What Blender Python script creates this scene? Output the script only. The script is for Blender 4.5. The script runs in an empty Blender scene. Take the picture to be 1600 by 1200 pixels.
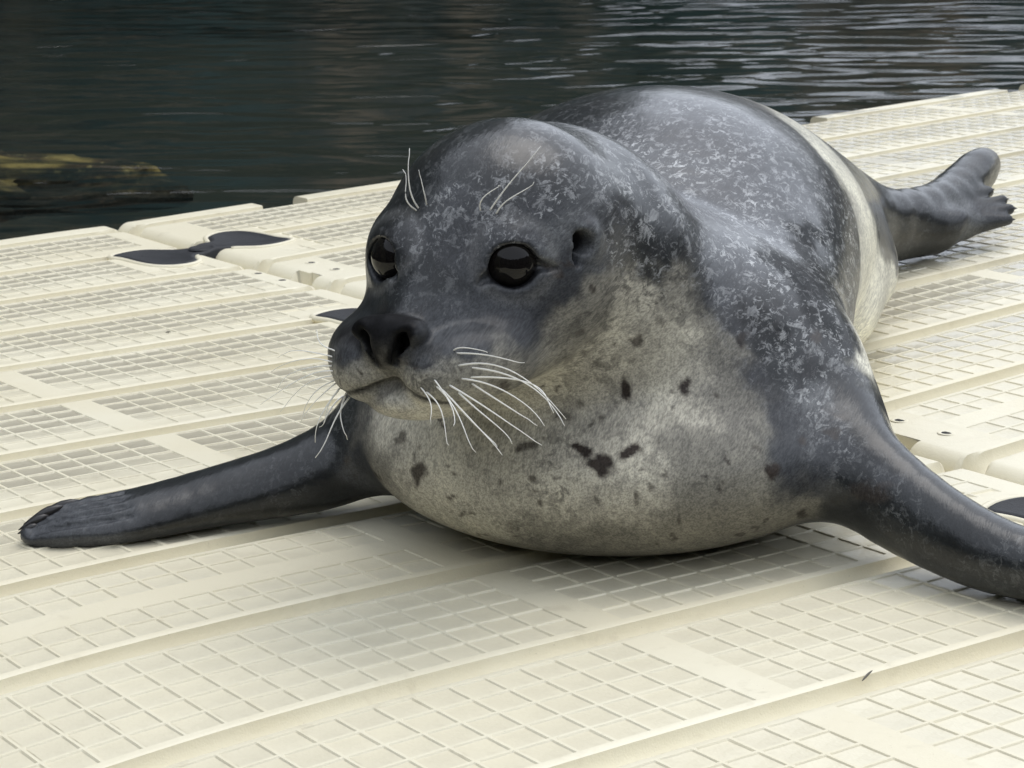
import bpy, math, numpy as np
from mathutils import Matrix, Vector, Euler

# ------------------------------------------------------------------ camera, sky, sun, exposure
S = .0282                                  # one tread square of the dock is 28 mm
F_PX, YAW, PITCH, ROLL = 3773.61, .61793, .22821, -.00912
CAM = np.array([-33.80820, -43.11039, 19.04565])
col = bpy.context.scene.collection
sc = bpy.context.scene
cy, sy = math.cos(YAW), math.sin(YAW)
FW = np.array([sy*math.cos(PITCH), cy*math.cos(PITCH), -math.sin(PITCH)])
RT = np.array([cy, -sy, 0.]); UP = np.cross(RT, FW)
R2 = RT*math.cos(ROLL)+UP*math.sin(ROLL); U2 = -RT*math.sin(ROLL)+UP*math.cos(ROLL)
cd = bpy.data.cameras.new('camera'); cam = bpy.data.objects.new('camera', cd); col.objects.link(cam)
cam.matrix_world = Matrix([[R2[i], U2[i], -FW[i], CAM[i]*S] for i in range(3)]+[[0, 0, 0, 1]])
cd.sensor_width = 36; cd.lens = 36*F_PX/1600; cd.clip_start = .05; cd.clip_end = 3000
cd.dof.use_dof = True; cd.dof.focus_distance = 60*S; cd.dof.aperture_fstop = 45
sc.camera = cam
SUN_AZ, SUN_EL = 80, 68                     # azimuth clockwise from +Y, elevation
world = bpy.data.worlds.new('World'); sc.world = world; world.use_nodes = True
nt = world.node_tree; bg = nt.nodes['Background']
sky = nt.nodes.new('ShaderNodeTexSky'); sky.sky_type = 'NISHITA'; sky.sun_disc = False
sky.sun_elevation = math.radians(SUN_EL); sky.sun_rotation = math.radians(SUN_AZ); sky.air_density = 1; sky.dust_density = 3
mx = nt.nodes.new('ShaderNodeMix'); mx.data_type = 'RGBA'
mx.inputs['Factor'].default_value = .75; mx.inputs['B'].default_value = (8.35, 8.8, 9.5, 1)
nt.links.new(sky.outputs[0], mx.inputs['A']); nt.links.new(mx.outputs['Result'], bg.inputs['Color'])
bg.inputs['Strength'].default_value = .105
sl = bpy.data.lights.new('sun', 'SUN'); sun = bpy.data.objects.new('sun', sl); col.objects.link(sun)
sl.energy = .55; sl.angle = math.radians(40); sl.color = (1, .98, .95)
a, e = math.radians(SUN_AZ), math.radians(SUN_EL)
sun.rotation_euler = Vector((math.sin(a)*math.cos(e), math.cos(a)*math.cos(e), math.sin(e))).to_track_quat('Z', 'Y').to_euler()
sc.view_settings.view_transform = 'Standard'; sc.view_settings.look = 'None'
sc.view_settings.exposure = .70; sc.view_settings.gamma = 1
rng = np.random.default_rng(7)

# ------------------------------------------------------------------ helpers
def tag(o, label=None, cat=None, group=None, kind=None):
    if label: o['label'] = label
    if cat: o['category'] = cat
    if group: o['group'] = group
    if kind: o['kind'] = kind
    return o
def empty(name, loc=(0, 0, 0)):
    o = bpy.data.objects.new(name, None); col.objects.link(o); o.location = loc; o.empty_display_size = .05; return o
def mesh_obj(name, V, F, mat, parent=None, smooth=True, angle=None):
    me = bpy.data.meshes.new(name); V = np.asarray(V, np.float64)
    if parent is not None and parent.type == 'EMPTY': V = V-np.array(parent.location)
    me.from_pydata(V.tolist(), [], F if isinstance(F, list) else F.tolist()); me.materials.append(mat)
    if smooth: me.shade_smooth()
    if angle: me.set_sharp_from_angle(angle=math.radians(angle))
    o = bpy.data.objects.new(name, me); col.objects.link(o)
    if parent is not None: o.parent = parent
    return o
def grid_faces(nu, nv):
    i = np.arange(nu-1)[:, None]*nv+np.arange(nv-1)[None]
    return np.stack([i, i+nv, i+nv+1, i+1], -1).reshape(-1, 4)
def W(V):                                   # seal frame (right, away, up) in squares -> world metres
    V = np.asarray(V, float)
    return np.stack([CAM[0]+V[..., 0]*cy+V[..., 1]*sy, CAM[1]-V[..., 0]*sy+V[..., 1]*cy, V[..., 2]], -1)*S
def h01(i, j, k, seed=0):
    n = (i*374761393+j*668265263+k*1274126177+seed*974711) & 0xffffffff
    n = ((n ^ (n >> 13))*1274126177) & 0xffffffff
    return ((n ^ (n >> 16)) & 0xffff)/65535.
def vnoise(P, seed=0):
    P = np.asarray(P, float); f = np.floor(P); t = P-f; t = t*t*(3-2*t); f = f.astype(np.int64); o = 0
    for a in (0, 1):
        for b in (0, 1):
            for c in (0, 1):
                w = (t[..., 0] if a else 1-t[..., 0])*(t[..., 1] if b else 1-t[..., 1])*(t[..., 2] if c else 1-t[..., 2])
                o = o+w*h01(f[..., 0]+a, f[..., 1]+b, f[..., 2]+c, seed)
    return o*2-1
def fbm(P, n=4, seed=0):
    return sum(vnoise(P*2**i+i*17.3, seed+i)*.5**i for i in range(n))
class NT:
    def __init__(s, name):
        s.m = bpy.data.materials.new(name); s.m.use_nodes = True; s.t = s.m.node_tree; s.b = s.t.nodes['Principled BSDF']
        s.out = s.t.nodes['Material Output']
    def n(s, typ, **k):
        x = s.t.nodes.new(typ)
        for a, v in k.items():
            if a in x.inputs.keys() if isinstance(a, str) else False: pass
            setattr(x, a, v)
        return x
    def l(s, a, b): s.t.links.new(a, b)
    def set(s, sock, v):
        if hasattr(v, 'links') or isinstance(v, bpy.types.NodeSocket): s.l(v, sock)
        elif isinstance(v, (int, float)) and hasattr(sock, 'default_value') and not hasattr(sock.default_value, '__len__'): sock.default_value = v
        else: sock.default_value = tuple(v)+((1,) if len(v) == 3 and len(sock.default_value) == 4 else ())
    def coord(s, kind='Object', scale=(1, 1, 1), rot=(0, 0, 0)):
        tc = s.n('ShaderNodeTexCoord'); mp = s.n('ShaderNodeMapping'); mp.inputs['Rotation'].default_value = rot
        s.l(tc.outputs[kind], mp.inputs[0]); m2 = s.n('ShaderNodeMapping'); m2.inputs['Scale'].default_value = scale; s.l(mp.outputs[0], m2.inputs[0]); return m2.outputs[0]
    def noise(s, vec, scale, detail=4, rough=.55, dist=0):
        x = s.n('ShaderNodeTexNoise'); s.l(vec, x.inputs['Vector']); x.inputs['Scale'].default_value = scale
        x.inputs['Detail'].default_value = detail; x.inputs['Roughness'].default_value = rough; x.inputs['Distortion'].default_value = dist
        return x.outputs[0]
    def ramp(s, f, a, b, lo=0., hi=1.):
        x = s.n('ShaderNodeMapRange'); x.interpolation_type = 'SMOOTHSTEP'; s.set(x.inputs[0], f)
        for i, v in enumerate((a, b, lo, hi)): s.set(x.inputs[i+1], v)
        return x.outputs[0]
    def math(s, op, a, b=0., c=None):
        x = s.n('ShaderNodeMath', operation=op); s.set(x.inputs[0], a); s.set(x.inputs[1], b)
        if c is not None: s.set(x.inputs[2], c)
        return x.outputs[0]
    def mix(s, f, a, b, blend='MIX'):
        x = s.n('ShaderNodeMix', data_type='RGBA', blend_type=blend); s.set(x.inputs['Factor'], f); s.set(x.inputs['A'], a); s.set(x.inputs['B'], b)
        return x.outputs['Result']
    def bump(s, h, dist, strength=1., nrm=None):
        x = s.n('ShaderNodeBump'); s.l(h, x.inputs['Height']); x.inputs['Distance'].default_value = dist; x.inputs['Strength'].default_value = strength
        if nrm is not None: s.l(nrm, x.inputs['Normal'])
        return x.outputs[0]

# ------------------------------------------------------------------ materials of the setting
P_ = 6.20558
def plastic(name, tile=False):
    m = NT(name); v = m.coord()
    big = m.noise(v, 5, 3); mid = m.noise(v, 38, 4); fine = m.noise(v, 900, 2)
    c = m.mix(m.ramp(big, .35, .7), (.78, .72, .54), (.825, .775, .605))
    c = m.mix(m.ramp(mid, .58, .78, 0, .35), c, (.52, .46, .33))
    c = m.mix(m.ramp(m.noise(v, 420, 2), .68, .78, 0, .35), c, (.42, .37, .27))
    st = m.math('MULTIPLY', m.ramp(m.noise(v, 11, 5, .7, 1.5), .56, .74), m.ramp(m.noise(v, 2.3, 2), .4, .6))
    c = m.mix(m.math('MULTIPLY', st, .32), c, (.42, .37, .24))
    pos = m.n('ShaderNodeNewGeometry').outputs['Position']
    sx = m.n('ShaderNodeSeparateXYZ'); m.l(pos, sx.inputs[0])
    far = m.ramp(sx.outputs['X'], .55, 1.3)                     # the far float has been splashed and is wetter
    wetn = m.noise(pos, 9, 3, .6)
    if tile:
        oi = m.n('ShaderNodeObjectInfo').outputs['Random']
        w = m.math('ADD', wetn, m.math('MULTIPLY', oi, .25))
        wet = m.ramp(w, .40, .74, .25, 1.)
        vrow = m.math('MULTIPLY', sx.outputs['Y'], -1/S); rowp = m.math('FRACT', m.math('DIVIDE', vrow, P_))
        pale_rows = m.math('MULTIPLY', m.ramp(rowp, .36, .70), m.ramp(vrow, -22, -12, .85, 0))  # far strips: tiles paler towards the near rows, darker towards the back rows
        dark_rows = m.math('MULTIPLY', m.ramp(rowp, .70, .25), m.ramp(vrow, -22, -12, .8, 0))
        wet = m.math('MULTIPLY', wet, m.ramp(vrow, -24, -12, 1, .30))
        wet = m.math('ADD', m.math('MULTIPLY', wet, m.math('SUBTRACT', 1., pale_rows)), dark_rows)
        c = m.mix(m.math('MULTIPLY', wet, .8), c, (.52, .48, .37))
        rough = m.ramp(wet, .3, 1., .34, .10)
    else:
        wet = m.math('MULTIPLY', m.ramp(wetn, .42, .62), far)
        c = m.mix(m.math('MULTIPLY', wet, .35), c, (.55, .51, .40))
        rough = m.ramp(wet, 0, 1, .42, .12)
    m.l(c, m.b.inputs['Base Color']); m.l(rough, m.b.inputs['Roughness'])
    m.b.inputs['Specular IOR Level'].default_value = .5
    n1 = m.bump(m.noise(v, 260 if tile else 700, 2), .0004 if tile else .00035, .5)
    n2 = m.bump(m.noise(v, 60, 3), .0012 if tile else .0009, .6, n1)
    m.l(n2, m.b.inputs['Normal']); return m.m
def simple(name, c, rough=.5, bump=None, spec=.5, var=None):
    m = NT(name); v = m.coord()
    if var: m.l(m.mix(m.noise(v, var[1]), c, var[0]), m.b.inputs['Base Color'])
    else: m.b.inputs['Base Color'].default_value = tuple(c)+(1,)
    m.b.inputs['Roughness'].default_value = rough; m.b.inputs['Specular IOR Level'].default_value = spec
    if bump: m.l(m.bump(m.noise(v, bump[0], 4), bump[1]), m.b.inputs['Normal'])
    return m.m
M_DECK = plastic('cream_plastic'); M_TILE = plastic('cream_plastic_wet', True)
M_RUB = simple('black_rubber', (.014, .015, .018), .6, (300, .0008), .3, var=((.035, .037, .042), 40))
M_HOLE = simple('dark_hole', (.01, .01, .01), .8)
M_HULL = simple('hull_plastic', (.5, .47, .36), .5)

# ------------------------------------------------------------------ water, bed, rock, cliff
WL = -.25
def water_mat():
    m = NT('sea_water'); m.t.nodes.remove(m.b)
    pos = m.n('ShaderNodeNewGeometry').outputs['Position']
    mp = m.n('ShaderNodeMapping'); mp.inputs['Rotation'].default_value = (0, 0, YAW); m.l(pos, mp.inputs[0])
    mp2 = m.n('ShaderNodeMapping'); mp2.inputs['Scale'].default_value = (.55, 1, 1); m.l(mp.outputs[0], mp2.inputs[0]); v = mp2.outputs[0]
    big = m.noise(v, 1.6, 2, .5, .4); mid = m.noise(v, 4.4, 1, .4, .7); fine = m.noise(v, 24, 2, .5, .5)
    n = m.bump(big, .07, .7); n = m.bump(mid, .085, .95, n); n = m.bump(fine, .0025, .8, n)
    fr = m.n('ShaderNodeFresnel'); fr.inputs['IOR'].default_value = 1.33; m.l(n, fr.inputs['Normal'])
    gl = m.n('ShaderNodeBsdfGlossy'); gl.inputs['Roughness'].default_value = .008; m.l(n, gl.inputs['Normal'])
    tr = m.n('ShaderNodeBsdfTransparent'); tr.inputs['Color'].default_value = (.80, .84, .76, 1)
    mx = m.n('ShaderNodeMixShader'); m.l(fr.outputs[0], mx.inputs[0]); m.l(tr.outputs[0], mx.inputs[1]); m.l(gl.outputs[0], mx.inputs[2])
    m.l(mx.outputs[0], m.out.inputs['Surface'])
    return m.m
def sheet(name, V, mat, kind='structure'):
    o = mesh_obj(name, V.reshape(-1, 3), grid_faces(V.shape[0], V.shape[1]), mat); tag(o, kind=kind); return o
g = np.linspace(-1, 1, 61); g = np.sign(g)*np.abs(g)**2.2*400
X, Y = np.meshgrid(g, g, indexing='ij')
sheet('water', np.stack([X, Y, X*0+WL], -1), water_mat())
bedm = simple('seabed_silt', (.004, .008, .007), .9, var=((.010, .015, .011), 3))
sheet('seabed', np.stack([X, Y, X*0-1.6+.15*fbm(np.stack([X, Y, X*0], -1)*.7, 3)], -1), bedm)
def cam_ground(r, d): # metres right of / ahead of the camera -> world xy
    return CAM[0]*S+r*cy+d*sy, CAM[1]*S-r*sy+d*cy
# submerged weedy rock (left, behind the dock)
m = NT('weedy_rock'); v = m.coord()
c = m.mix(m.ramp(m.noise(v, 7, 4), .4, .62), (.05, .03, .016), (.42, .31, .11))
c = m.mix(m.ramp(m.noise(v, 30, 3), .6, .75), c, (.60, .48, .22))
zz_ = m.n('ShaderNodeSeparateXYZ'); m.l(m.n('ShaderNodeNewGeometry').outputs['Position'], zz_.inputs[0])
c = m.mix(m.ramp(m.math('ADD', zz_.outputs['Z'], m.math('MULTIPLY', m.noise(v, 9, 4), .12)), WL-.12, WL-.03), (.022, .016, .010), c)   # weed on the crest; darker flanks paint in the dimming of deeper water
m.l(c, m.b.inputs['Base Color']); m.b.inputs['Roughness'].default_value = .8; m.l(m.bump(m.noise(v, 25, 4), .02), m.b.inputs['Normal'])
th = np.linspace(0, math.pi*2, 90); ph = np.linspace(0.02, math.pi/2, 34)
TH, PH = np.meshgrid(th, ph, indexing='ij')
N = np.stack([np.cos(TH)*np.sin(PH), np.sin(TH)*np.sin(PH), np.cos(PH)], -1)
rr = 1+.22*fbm(N*2.2+5, 4, 3); rr[-1] = rr[0]
N = N*rr[..., None]*np.array([.80, .36, .20]); x0, y0 = cam_ground(-1.86, 6.5)
V = np.stack([x0+N[..., 0]*cy+N[..., 1]*sy, y0-N[..., 0]*sy+N[..., 1]*cy, WL-.225+N[..., 2]], -1)
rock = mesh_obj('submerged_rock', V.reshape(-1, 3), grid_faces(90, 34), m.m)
tag(rock, 'yellow green weedy rock lying just under the dark water', 'rock')
# rocky shore across the water: tall on the left, dropping away to the right
m = NT('cliff_rock'); v = m.coord(scale=(1, 1, .35))
c = m.mix(m.ramp(m.noise(v, .9, 5), .38, .62), (.018, .032, .029), (.13, .105, .07))
c = m.mix(m.ramp(m.noise(v, .35, 3), .45, .6), c, (.02, .042, .038))
m.l(c, m.b.inputs['Base Color']); m.b.inputs['Roughness'].default_value = .9
azs = np.radians(np.linspace(-180, 180, 361)); hs = np.linspace(0, 1, 40)
A, Hh = np.meshgrid(azs, hs, indexing='ij')
top = np.interp(np.degrees(azs), [-180, -120, -62, -20, -2, 1.5, 3, 5, 12, 30, 62, 110, 180], [15, 20, 38, 40, 38, 26, 7.0, 4.9, 4.2, 4.2, 8, 14, 15])  # ring behind the camera: unseen wall added to darken seal and eyes
rad = 26+Hh*(3.5+top[:, None]*.25)
Xc = np.sin(A)*rad; Yc = np.cos(A)*rad
Z = -2+Hh*(top[:, None]+2)
nz = fbm(np.stack([Xc*.25, Yc*.25, Z*.15], -1), 5, 11); nz[-1] = nz[0]
Xc, Yc = Xc*(1-.07*nz), Yc*(1-.07*nz); Z = Z+Hh*1.2*fbm(np.stack([Xc*.5, Yc*.5, Z*0], -1), 4, 5)
gx, gy = cam_ground(Xc, Yc)
cl = sheet('cliff_and_added_ring', np.stack([gx, gy, Z], -1), m.m)

# ------------------------------------------------------------------ floating dock
P, RW, U1, V0 = 6.20558, .984465, 18.40, -64.6
G = P-5*RW; BAND = 1.014
WC = dict(zip([(2,0),(1,1),(0,2),(3,0),(2,1),(1,2),(0,3),(4,0),(2,2),(0,4)], (-0.14462,0.21630,0.08303,0.67165,-0.07214,0.16398,0.11463,-0.54853,-0.05609,0.02108)))
def z1(u, v):
    u = np.clip(u, -17, 19)/20; v = np.clip(v, -66, 15)/20
    return sum(c*u**a*v**b for (a, b), c in WC.items())
U2S = 18.72
def z2(u, v):
    d = u-U2S; return d*(.038+.0005*(np.clip(v, -64, 0)+64.6))-.03
COUP = [(18.55, -55.2), (18.55, -37.2), (18.55, -19.2), (18.95, -1.2)]
LOBE = [(.7, -.92), (1.1, -1.35), (1.45, -2.2), (2.2, -2.72), (3.0, -2.62), (3.5, -2.0), (3.72, -.9), (3.8, .4), (4.0, 1.3), (3.4, 1.68), (2.7, 1.82), (2.0, 1.68), (1.4, 1.15), (.75, .80)]
def coup_outline(off=0.):
    p = np.array(LOBE+[(-a, -b) for a, b in LOBE]); n_ = len(p); q = []
    for i in range(n_):
        a, b, c, d = p[i-1], p[i], p[(i+1) % n_], p[(i+2) % n_]
        for t_ in (0, .33, .67): q.append(.5*(2*b+(c-a)*t_+(2*a-5*b+4*c-d)*t_*t_+(-a+3*b-3*c+d)*t_**3))
    q = np.array(q)
    nx = np.roll(q, -1, 0)-np.roll(q, 1, 0); nx = np.stack([nx[:, 1], -nx[:, 0]], 1); nx /= np.linalg.norm(nx, axis=1)[:, None]+1e-9
    return q+nx*off
def in_poly(x, y, q):
    r = np.zeros(np.shape(x), bool)
    for (x0, y0), (x1, y1) in zip(q, np.roll(q, -1, 0)):
        if y0 != y1: r ^= ((y0 > y) != (y1 > y)) & (x < (x1-x0)*(y-y0)/(y1-y0)+x0)
    return r
def cell_cols(starts, n):
    return [(s+j*1.0, s+(j+1)*1.0) for s in starts for j in range(n)]
SEC = {
 1: dict(u0=-34.0, u1=U1, cols=cell_cols([-17.0-1.014+1.014-16.0, -16.0+.0, BAND], 16), z=z1),
 2: dict(u0=U2S, u1=112.0, cols=cell_cols([21.2+17.014*i for i in range(5)], 16), z=z2)}
RIB, DEP = .04, .062
def plank(sec, k, parent):
    s = SEC[sec]; near = 13.2 if sec == 1 else U2S
    us = {s['u0'], s['u1']}
    for a, b in s['cols']:
        if a > s['u0'] and b < s['u1']: us.update([a, a+RIB, a+RIB+.045, b-RIB-.045, b-RIB, b])
    us.update(np.arange(14.0, 18.0, .3) if sec == 1 else np.arange(19.6, 23.2, .3))
    edge = (U1-np.array([.5, .42, .32, .2, .1, .03, 0])) if sec == 1 else (U2S+np.array([0, .03, .1, .22, .36, .5, .62]))
    us.update(edge); us = np.array(sorted(us)); us = us[np.concatenate([[True], np.diff(us) > .012])]
    # cross direction
    if k == 'border':
        vs = list(V0+np.array([0, .02, .07, .15, .26, .38]))+list(np.linspace(V0+.5, -10*P-G/2-.55, 10))+[-10*P-G/2-x for x in (.5, .435, .4, .34, .24, .12)]+[-10*P-G/2]
        rows = []
        if sec == 2:
            extra = []
            for c in [27.6+18*i for i in range(5)]: extra += [c-1.32, c-1.24, c+1.24, c+1.32]+list(c+np.linspace(-1.2, 1.2, 7))
            us = np.array(sorted(set(us)|set(extra)))
            vs = sorted(vs+[V0+2.0, V0+2.08])
        vs = np.array(vs); rowid = []
    else:
        b = k*P; gc0, gc1 = b-G/2, b+5*RW+G/2
        vs = [gc0, gc0+.12, gc0+.24, gc0+.34, gc0+.40, gc0+.435, gc0+.5, gc1-.5, gc1-.435, gc1-.40, gc1-.34, gc1-.24, gc1-.12, gc1]
        rowid = [0, 1, 3, 4] if k in (-2,) else [0, 1, 2, 3, 4]
        rows = [(b+i*RW, b+(i+1)*RW) for i in rowid]
        for a, c in rows: vs += [a, a+RIB, a+RIB+.045, c-RIB-.045, c-RIB, c]
        for cu, cv in COUP:
            vs += [x for x in np.arange(cv-2.6, cv+2.61, .26) if gc0+.55 < x < gc1-.55]
        vs = np.array(sorted(vs)); vs = vs[np.concatenate([[True], np.diff(vs) > .012])]
    Ug, Vg = np.meshgrid(us, vs, indexing='ij')
    inC = np.zeros(len(us), bool)
    for a, b_ in s['cols']: inC |= (us > a+RIB+.02) & (us < b_-RIB-.02)
    inP = np.zeros(len(us), bool)
    for a, b_ in s['cols']: inP |= (us > a-.02) & (us < b_+.02)
    rC = np.zeros(len(vs), bool); rP = np.zeros(len(vs), bool)
    for a, b_ in rows: rC |= (vs > a+RIB+.02) & (vs < b_-RIB-.02); rP |= (vs > a-.02) & (vs < b_+.02)
    H = np.full(Ug.shape, -.012)
    H[np.outer(inP, rP)] = 0
    cell = np.outer(inC, rC)
    clear = np.zeros_like(cell)
    for cu, cv in COUP: clear |= (np.abs(Ug-cu) < 4.5) & (np.abs(Vg-cv) < 2.9)
    if sec == 1: clear |= Ug > 17.0
    H[cell & ~clear] = -DEP; H[clear] = -.012
    # grooves
    for kk in range(-11, 5):
        dv = Vg-(kk*P-G/2); de = np.abs(Ug-(U1 if sec == 1 else U2S))
        dep = .62*(1+np.clip(1-de/1.4, 0, 1)**2*(1.6 if sec == 2 else .5)); wd = .44*(1+np.clip(1-de/1.2, 0, 1)**2*(.3))
        q = np.clip(1-(dv/wd)**2, 0, 1); H = np.where(np.abs(dv) < wd, -dep*q**.75, H)
    # coupler sockets
    for cu, cv in COUP:
        m_ = (np.abs(Ug-cu) < 4.5) & (np.abs(Vg-cv) < 3.2)
        if m_.any(): ins = np.zeros_like(m_); ins[m_] = in_poly(Ug[m_]-cu, Vg[m_]-cv, coup_outline(-.2)); H = np.where(ins, -.7, H)
    # rounded edges
    t = np.clip((Ug-(U1-.5))/.5, 0, 1) if sec == 1 else np.clip(((U2S+.62)-Ug)/.62, 0, 1)
    H = H-(.5 if sec == 1 else .62)*(1-np.sqrt(np.maximum(1-t*t, 0)))
    t = np.clip(((V0+.38)-Vg)/.38, 0, 1); H = H-.38*(1-np.sqrt(np.maximum(1-t*t, 0)))
    if sec == 2:                              # half round drain notch between couplers
        for c in (-46.4, -28.4, -10.4):
            r = np.hypot((Ug-U2S)*1.0, Vg-c); H = np.where(r < .55, -2.0, H)
    if k == 'border' and sec == 2:
        for c in [27.6+18*i for i in range(5)]: H = np.where((np.abs(Ug-c) < 1.27) & (Vg < V0+2.04), -12., H)
    Zg = s['z'](Ug, Vg)+H
    V = np.stack([Ug, -Vg, Zg], -1)
    # skirts: seam side and water side
    i = -1 if sec == 1 else 0
    sk = V[i:i+1 if i == 0 else None].copy(); sk[..., 2] = -5
    V = np.concatenate([V, sk], 0) if sec == 1 else np.concatenate([sk, V], 0)
    if k == 'border':
        sk = V[:, :1].copy(); sk[..., 2] = -13; V = np.concatenate([sk, V], 1)
    o = mesh_obj('deck_plank', V.reshape(-1, 3)*S, grid_faces(V.shape[0], V.shape[1])[:, ::-1], M_DECK, parent, angle=32)
    return [((a+b_)/2, (c+d)/2) for a, b_ in s['cols'] if a > s['u0'] and b_ < s['u1'] and not (sec == 1 and b_ > 17.05) for c, d in rows]
def project(p):
    d = np.asarray(p)-CAM; w = d@FW
    return 800+F_PX*(d@R2)/w, 600-F_PX*(d@U2)/w, w
# tread square: a shallow dished tile
n = 5; t = np.linspace(-1, 1, n); TX, TY = np.meshgrid(t, t, indexing='ij')
TZ = .022*np.maximum(np.abs(TX), np.abs(TY))**2.5
TV = np.stack([TX*.42, TY*.412, TZ], -1).reshape(-1, 3)
tile_me = []
for s_ in range(6):
    tv = TV.copy(); tv[:, 2] += .006*fbm(np.stack([TX.ravel()*1.2+s_*9, TY.ravel()*1.2, TX.ravel()*0], -1), 2, s_)
    if s_ == 5: tv[:, 2] = .012
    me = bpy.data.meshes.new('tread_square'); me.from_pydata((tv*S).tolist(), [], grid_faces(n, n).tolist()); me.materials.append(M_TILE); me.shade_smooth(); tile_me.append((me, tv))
def tiles(sec, cells, parent):
    zf = SEC[sec]['z']; L = []
    for u, v in cells:
        if any(abs(u-cu) < 4.7 and abs(v-cv) < 3.2 for cu, cv in COUP): continue
        z = float(zf(u, v))
        px, py, w = project((u, -v, z))
        if -60 < px < 1660 and -60 < py < 1260: L.append((w, u, v, z))
    L.sort(); rest = []
    for i, (w, u, v, z) in enumerate(L):
        e = .1; gx = float(zf(u+e, v)-zf(u-e, v))/(2*e); gy = -float(zf(u, v+e)-zf(u, v-e))/(2*e)
        nrm = Vector((-gx+rng.normal()*.003, -gy+rng.normal()*.003, 1)); q = nrm.to_track_quat('Z', 'Y'); 
        rot = Matrix([[1, 0, gx], [0, 1, gy], [-gx, -gy, 1]]).to_3x3()
        me, tv = tile_me[int(rng.integers(0, 6))]
        loc = Vector((u, -v, z-DEP+.010))
        ex = -gx+rng.normal()*.003; ey = -gy+rng.normal()*.003
        M3 = Euler((gy+rng.normal()*.004, -gx+rng.normal()*.004, 0)).to_matrix()
        if i < 300:
            o = bpy.data.objects.new('tread_square', me); col.objects.link(o); o.parent = parent
            o.location = loc*S-parent.location; o.rotation_euler = M3.to_euler()
        else: rest.append(tv@np.array(M3).T+np.array(loc))
    if rest:
        R = np.array(rest); F = grid_faces(n, n)[None]+(np.arange(len(rest))*n*n)[:, None, None]
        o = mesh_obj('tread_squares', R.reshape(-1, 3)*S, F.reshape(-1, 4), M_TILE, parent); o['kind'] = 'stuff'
def tube(pts, r, seg=8, closed=False):
    pts = np.asarray(pts, float); n_ = len(pts); r = np.broadcast_to(r, n_)
    tan = (np.roll(pts, -1, 0)-np.roll(pts, 1, 0)) if closed else np.gradient(pts, axis=0)
    tan /= np.linalg.norm(tan, axis=1)[:, None]+1e-12
    ref = np.array([0, 0, 1.]) if abs(tan[:, 2]).mean() < .9 else np.array([1., 0, 0])
    a = np.cross(tan, ref); a /= np.linalg.norm(a, axis=1)[:, None]+1e-12; b = np.cross(a, tan)
    th = np.arange(seg)/seg*2*math.pi
    V = pts[:, None]+r[:, None, None]*(a[:, None]*np.cos(th)[None, :, None]+b[:, None]*np.sin(th)[None, :, None])
    F = []
    for i in range(n_ if closed else n_-1):
        j = (i+1) % n_
        for k in range(seg): F.append([i*seg+k, i*seg+(k+1) % seg, j*seg+(k+1) % seg, j*seg+k])
    if not closed: F.append(list(range(seg))[::-1]); F.append([(n_-1)*seg+k for k in range(seg)])
    return V.reshape(-1, 3), F
def box(x0, x1, y0, y1, zz0, zz1):
    V = np.array([(x, y, z) for x in (x0, x1) for y in (y0, y1) for z in (zz0, zz1)])
    return V, [[0, 1, 3, 2], [4, 6, 7, 5], [0, 4, 5, 1], [2, 3, 7, 6], [0, 2, 6, 4], [1, 5, 7, 3]]
SECOBJ = {}
for sec, lab in ((1, 'cream plastic dock float the seal is lying across, on the near side of the joint'), (2, 'cream plastic dock float beyond the joint, wet and tilted, running off to the right')):
    root = empty('floating_dock', (18*S if sec == 1 else 20*S, 20*S, WL)); tag(root, lab, 'floating dock', 'floats of the swimming dock'); SECOBJ[sec] = root
    cells = []
    plank(sec, 'border', root)
    for k in range(-10, 3 if sec == 1 else 1): cells += plank(sec, k, root)
    tiles(sec, cells, root)
    s = SEC[sec]; y1 = -(3*P-G/2) if sec == 1 else -(P-G/2)
    V, F = box((s['u0']+.3)*S, (s['u1']-.6 if sec == 1 else s['u1']-.3)*S, (y1+.3)*S, (-V0-.5)*S, -13*S, -4.6*S)
    if sec == 2: V[:, 0] = np.where(V[:, 0] < 25*S, (U2S+.6)*S, V[:, 0])
    mesh_obj('hull', V, F, M_HULL, root, smooth=False)
    # bolt holes: a rim ring round a flat disc blackened for the hole's shade
    for c in (-47.5, -29.5, -11.5+1.0):
        for dv in (-1.05, 1.05):
            u = 18.0-.05 if sec == 1 else 20.45; v = c+dv; z = float(s['z'](u, v))
            if sec == 1: u = 17.7; z = float(s['z'](u, v))
            th = np.linspace(0, 2*math.pi, 17)[:-1]
            ring = lambda r, zz: np.stack([u+r*np.cos(th), -v+r*np.sin(th), np.full(16, z+zz)], 1)
            V = np.concatenate([ring(.30, -.008), ring(.26, .012), ring(.20, .0), ring(.17, -.004)])
            F = [[i*16+k, i*16+(k+1) % 16, (i+1)*16+(k+1) % 16, (i+1)*16+k] for i in range(3) for k in range(16)]
            rim = mesh_obj('bolt_hole', V*S, F, M_DECK, root)
            mesh_obj('hole_shade_disc', np.concatenate([ring(.175, -.006), [[u, -v, z-.003]]])*S, [[k, (k+1) % 16, 16] for k in range(16)], M_HOLE, rim).location = -Vector(root.location)
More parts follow.
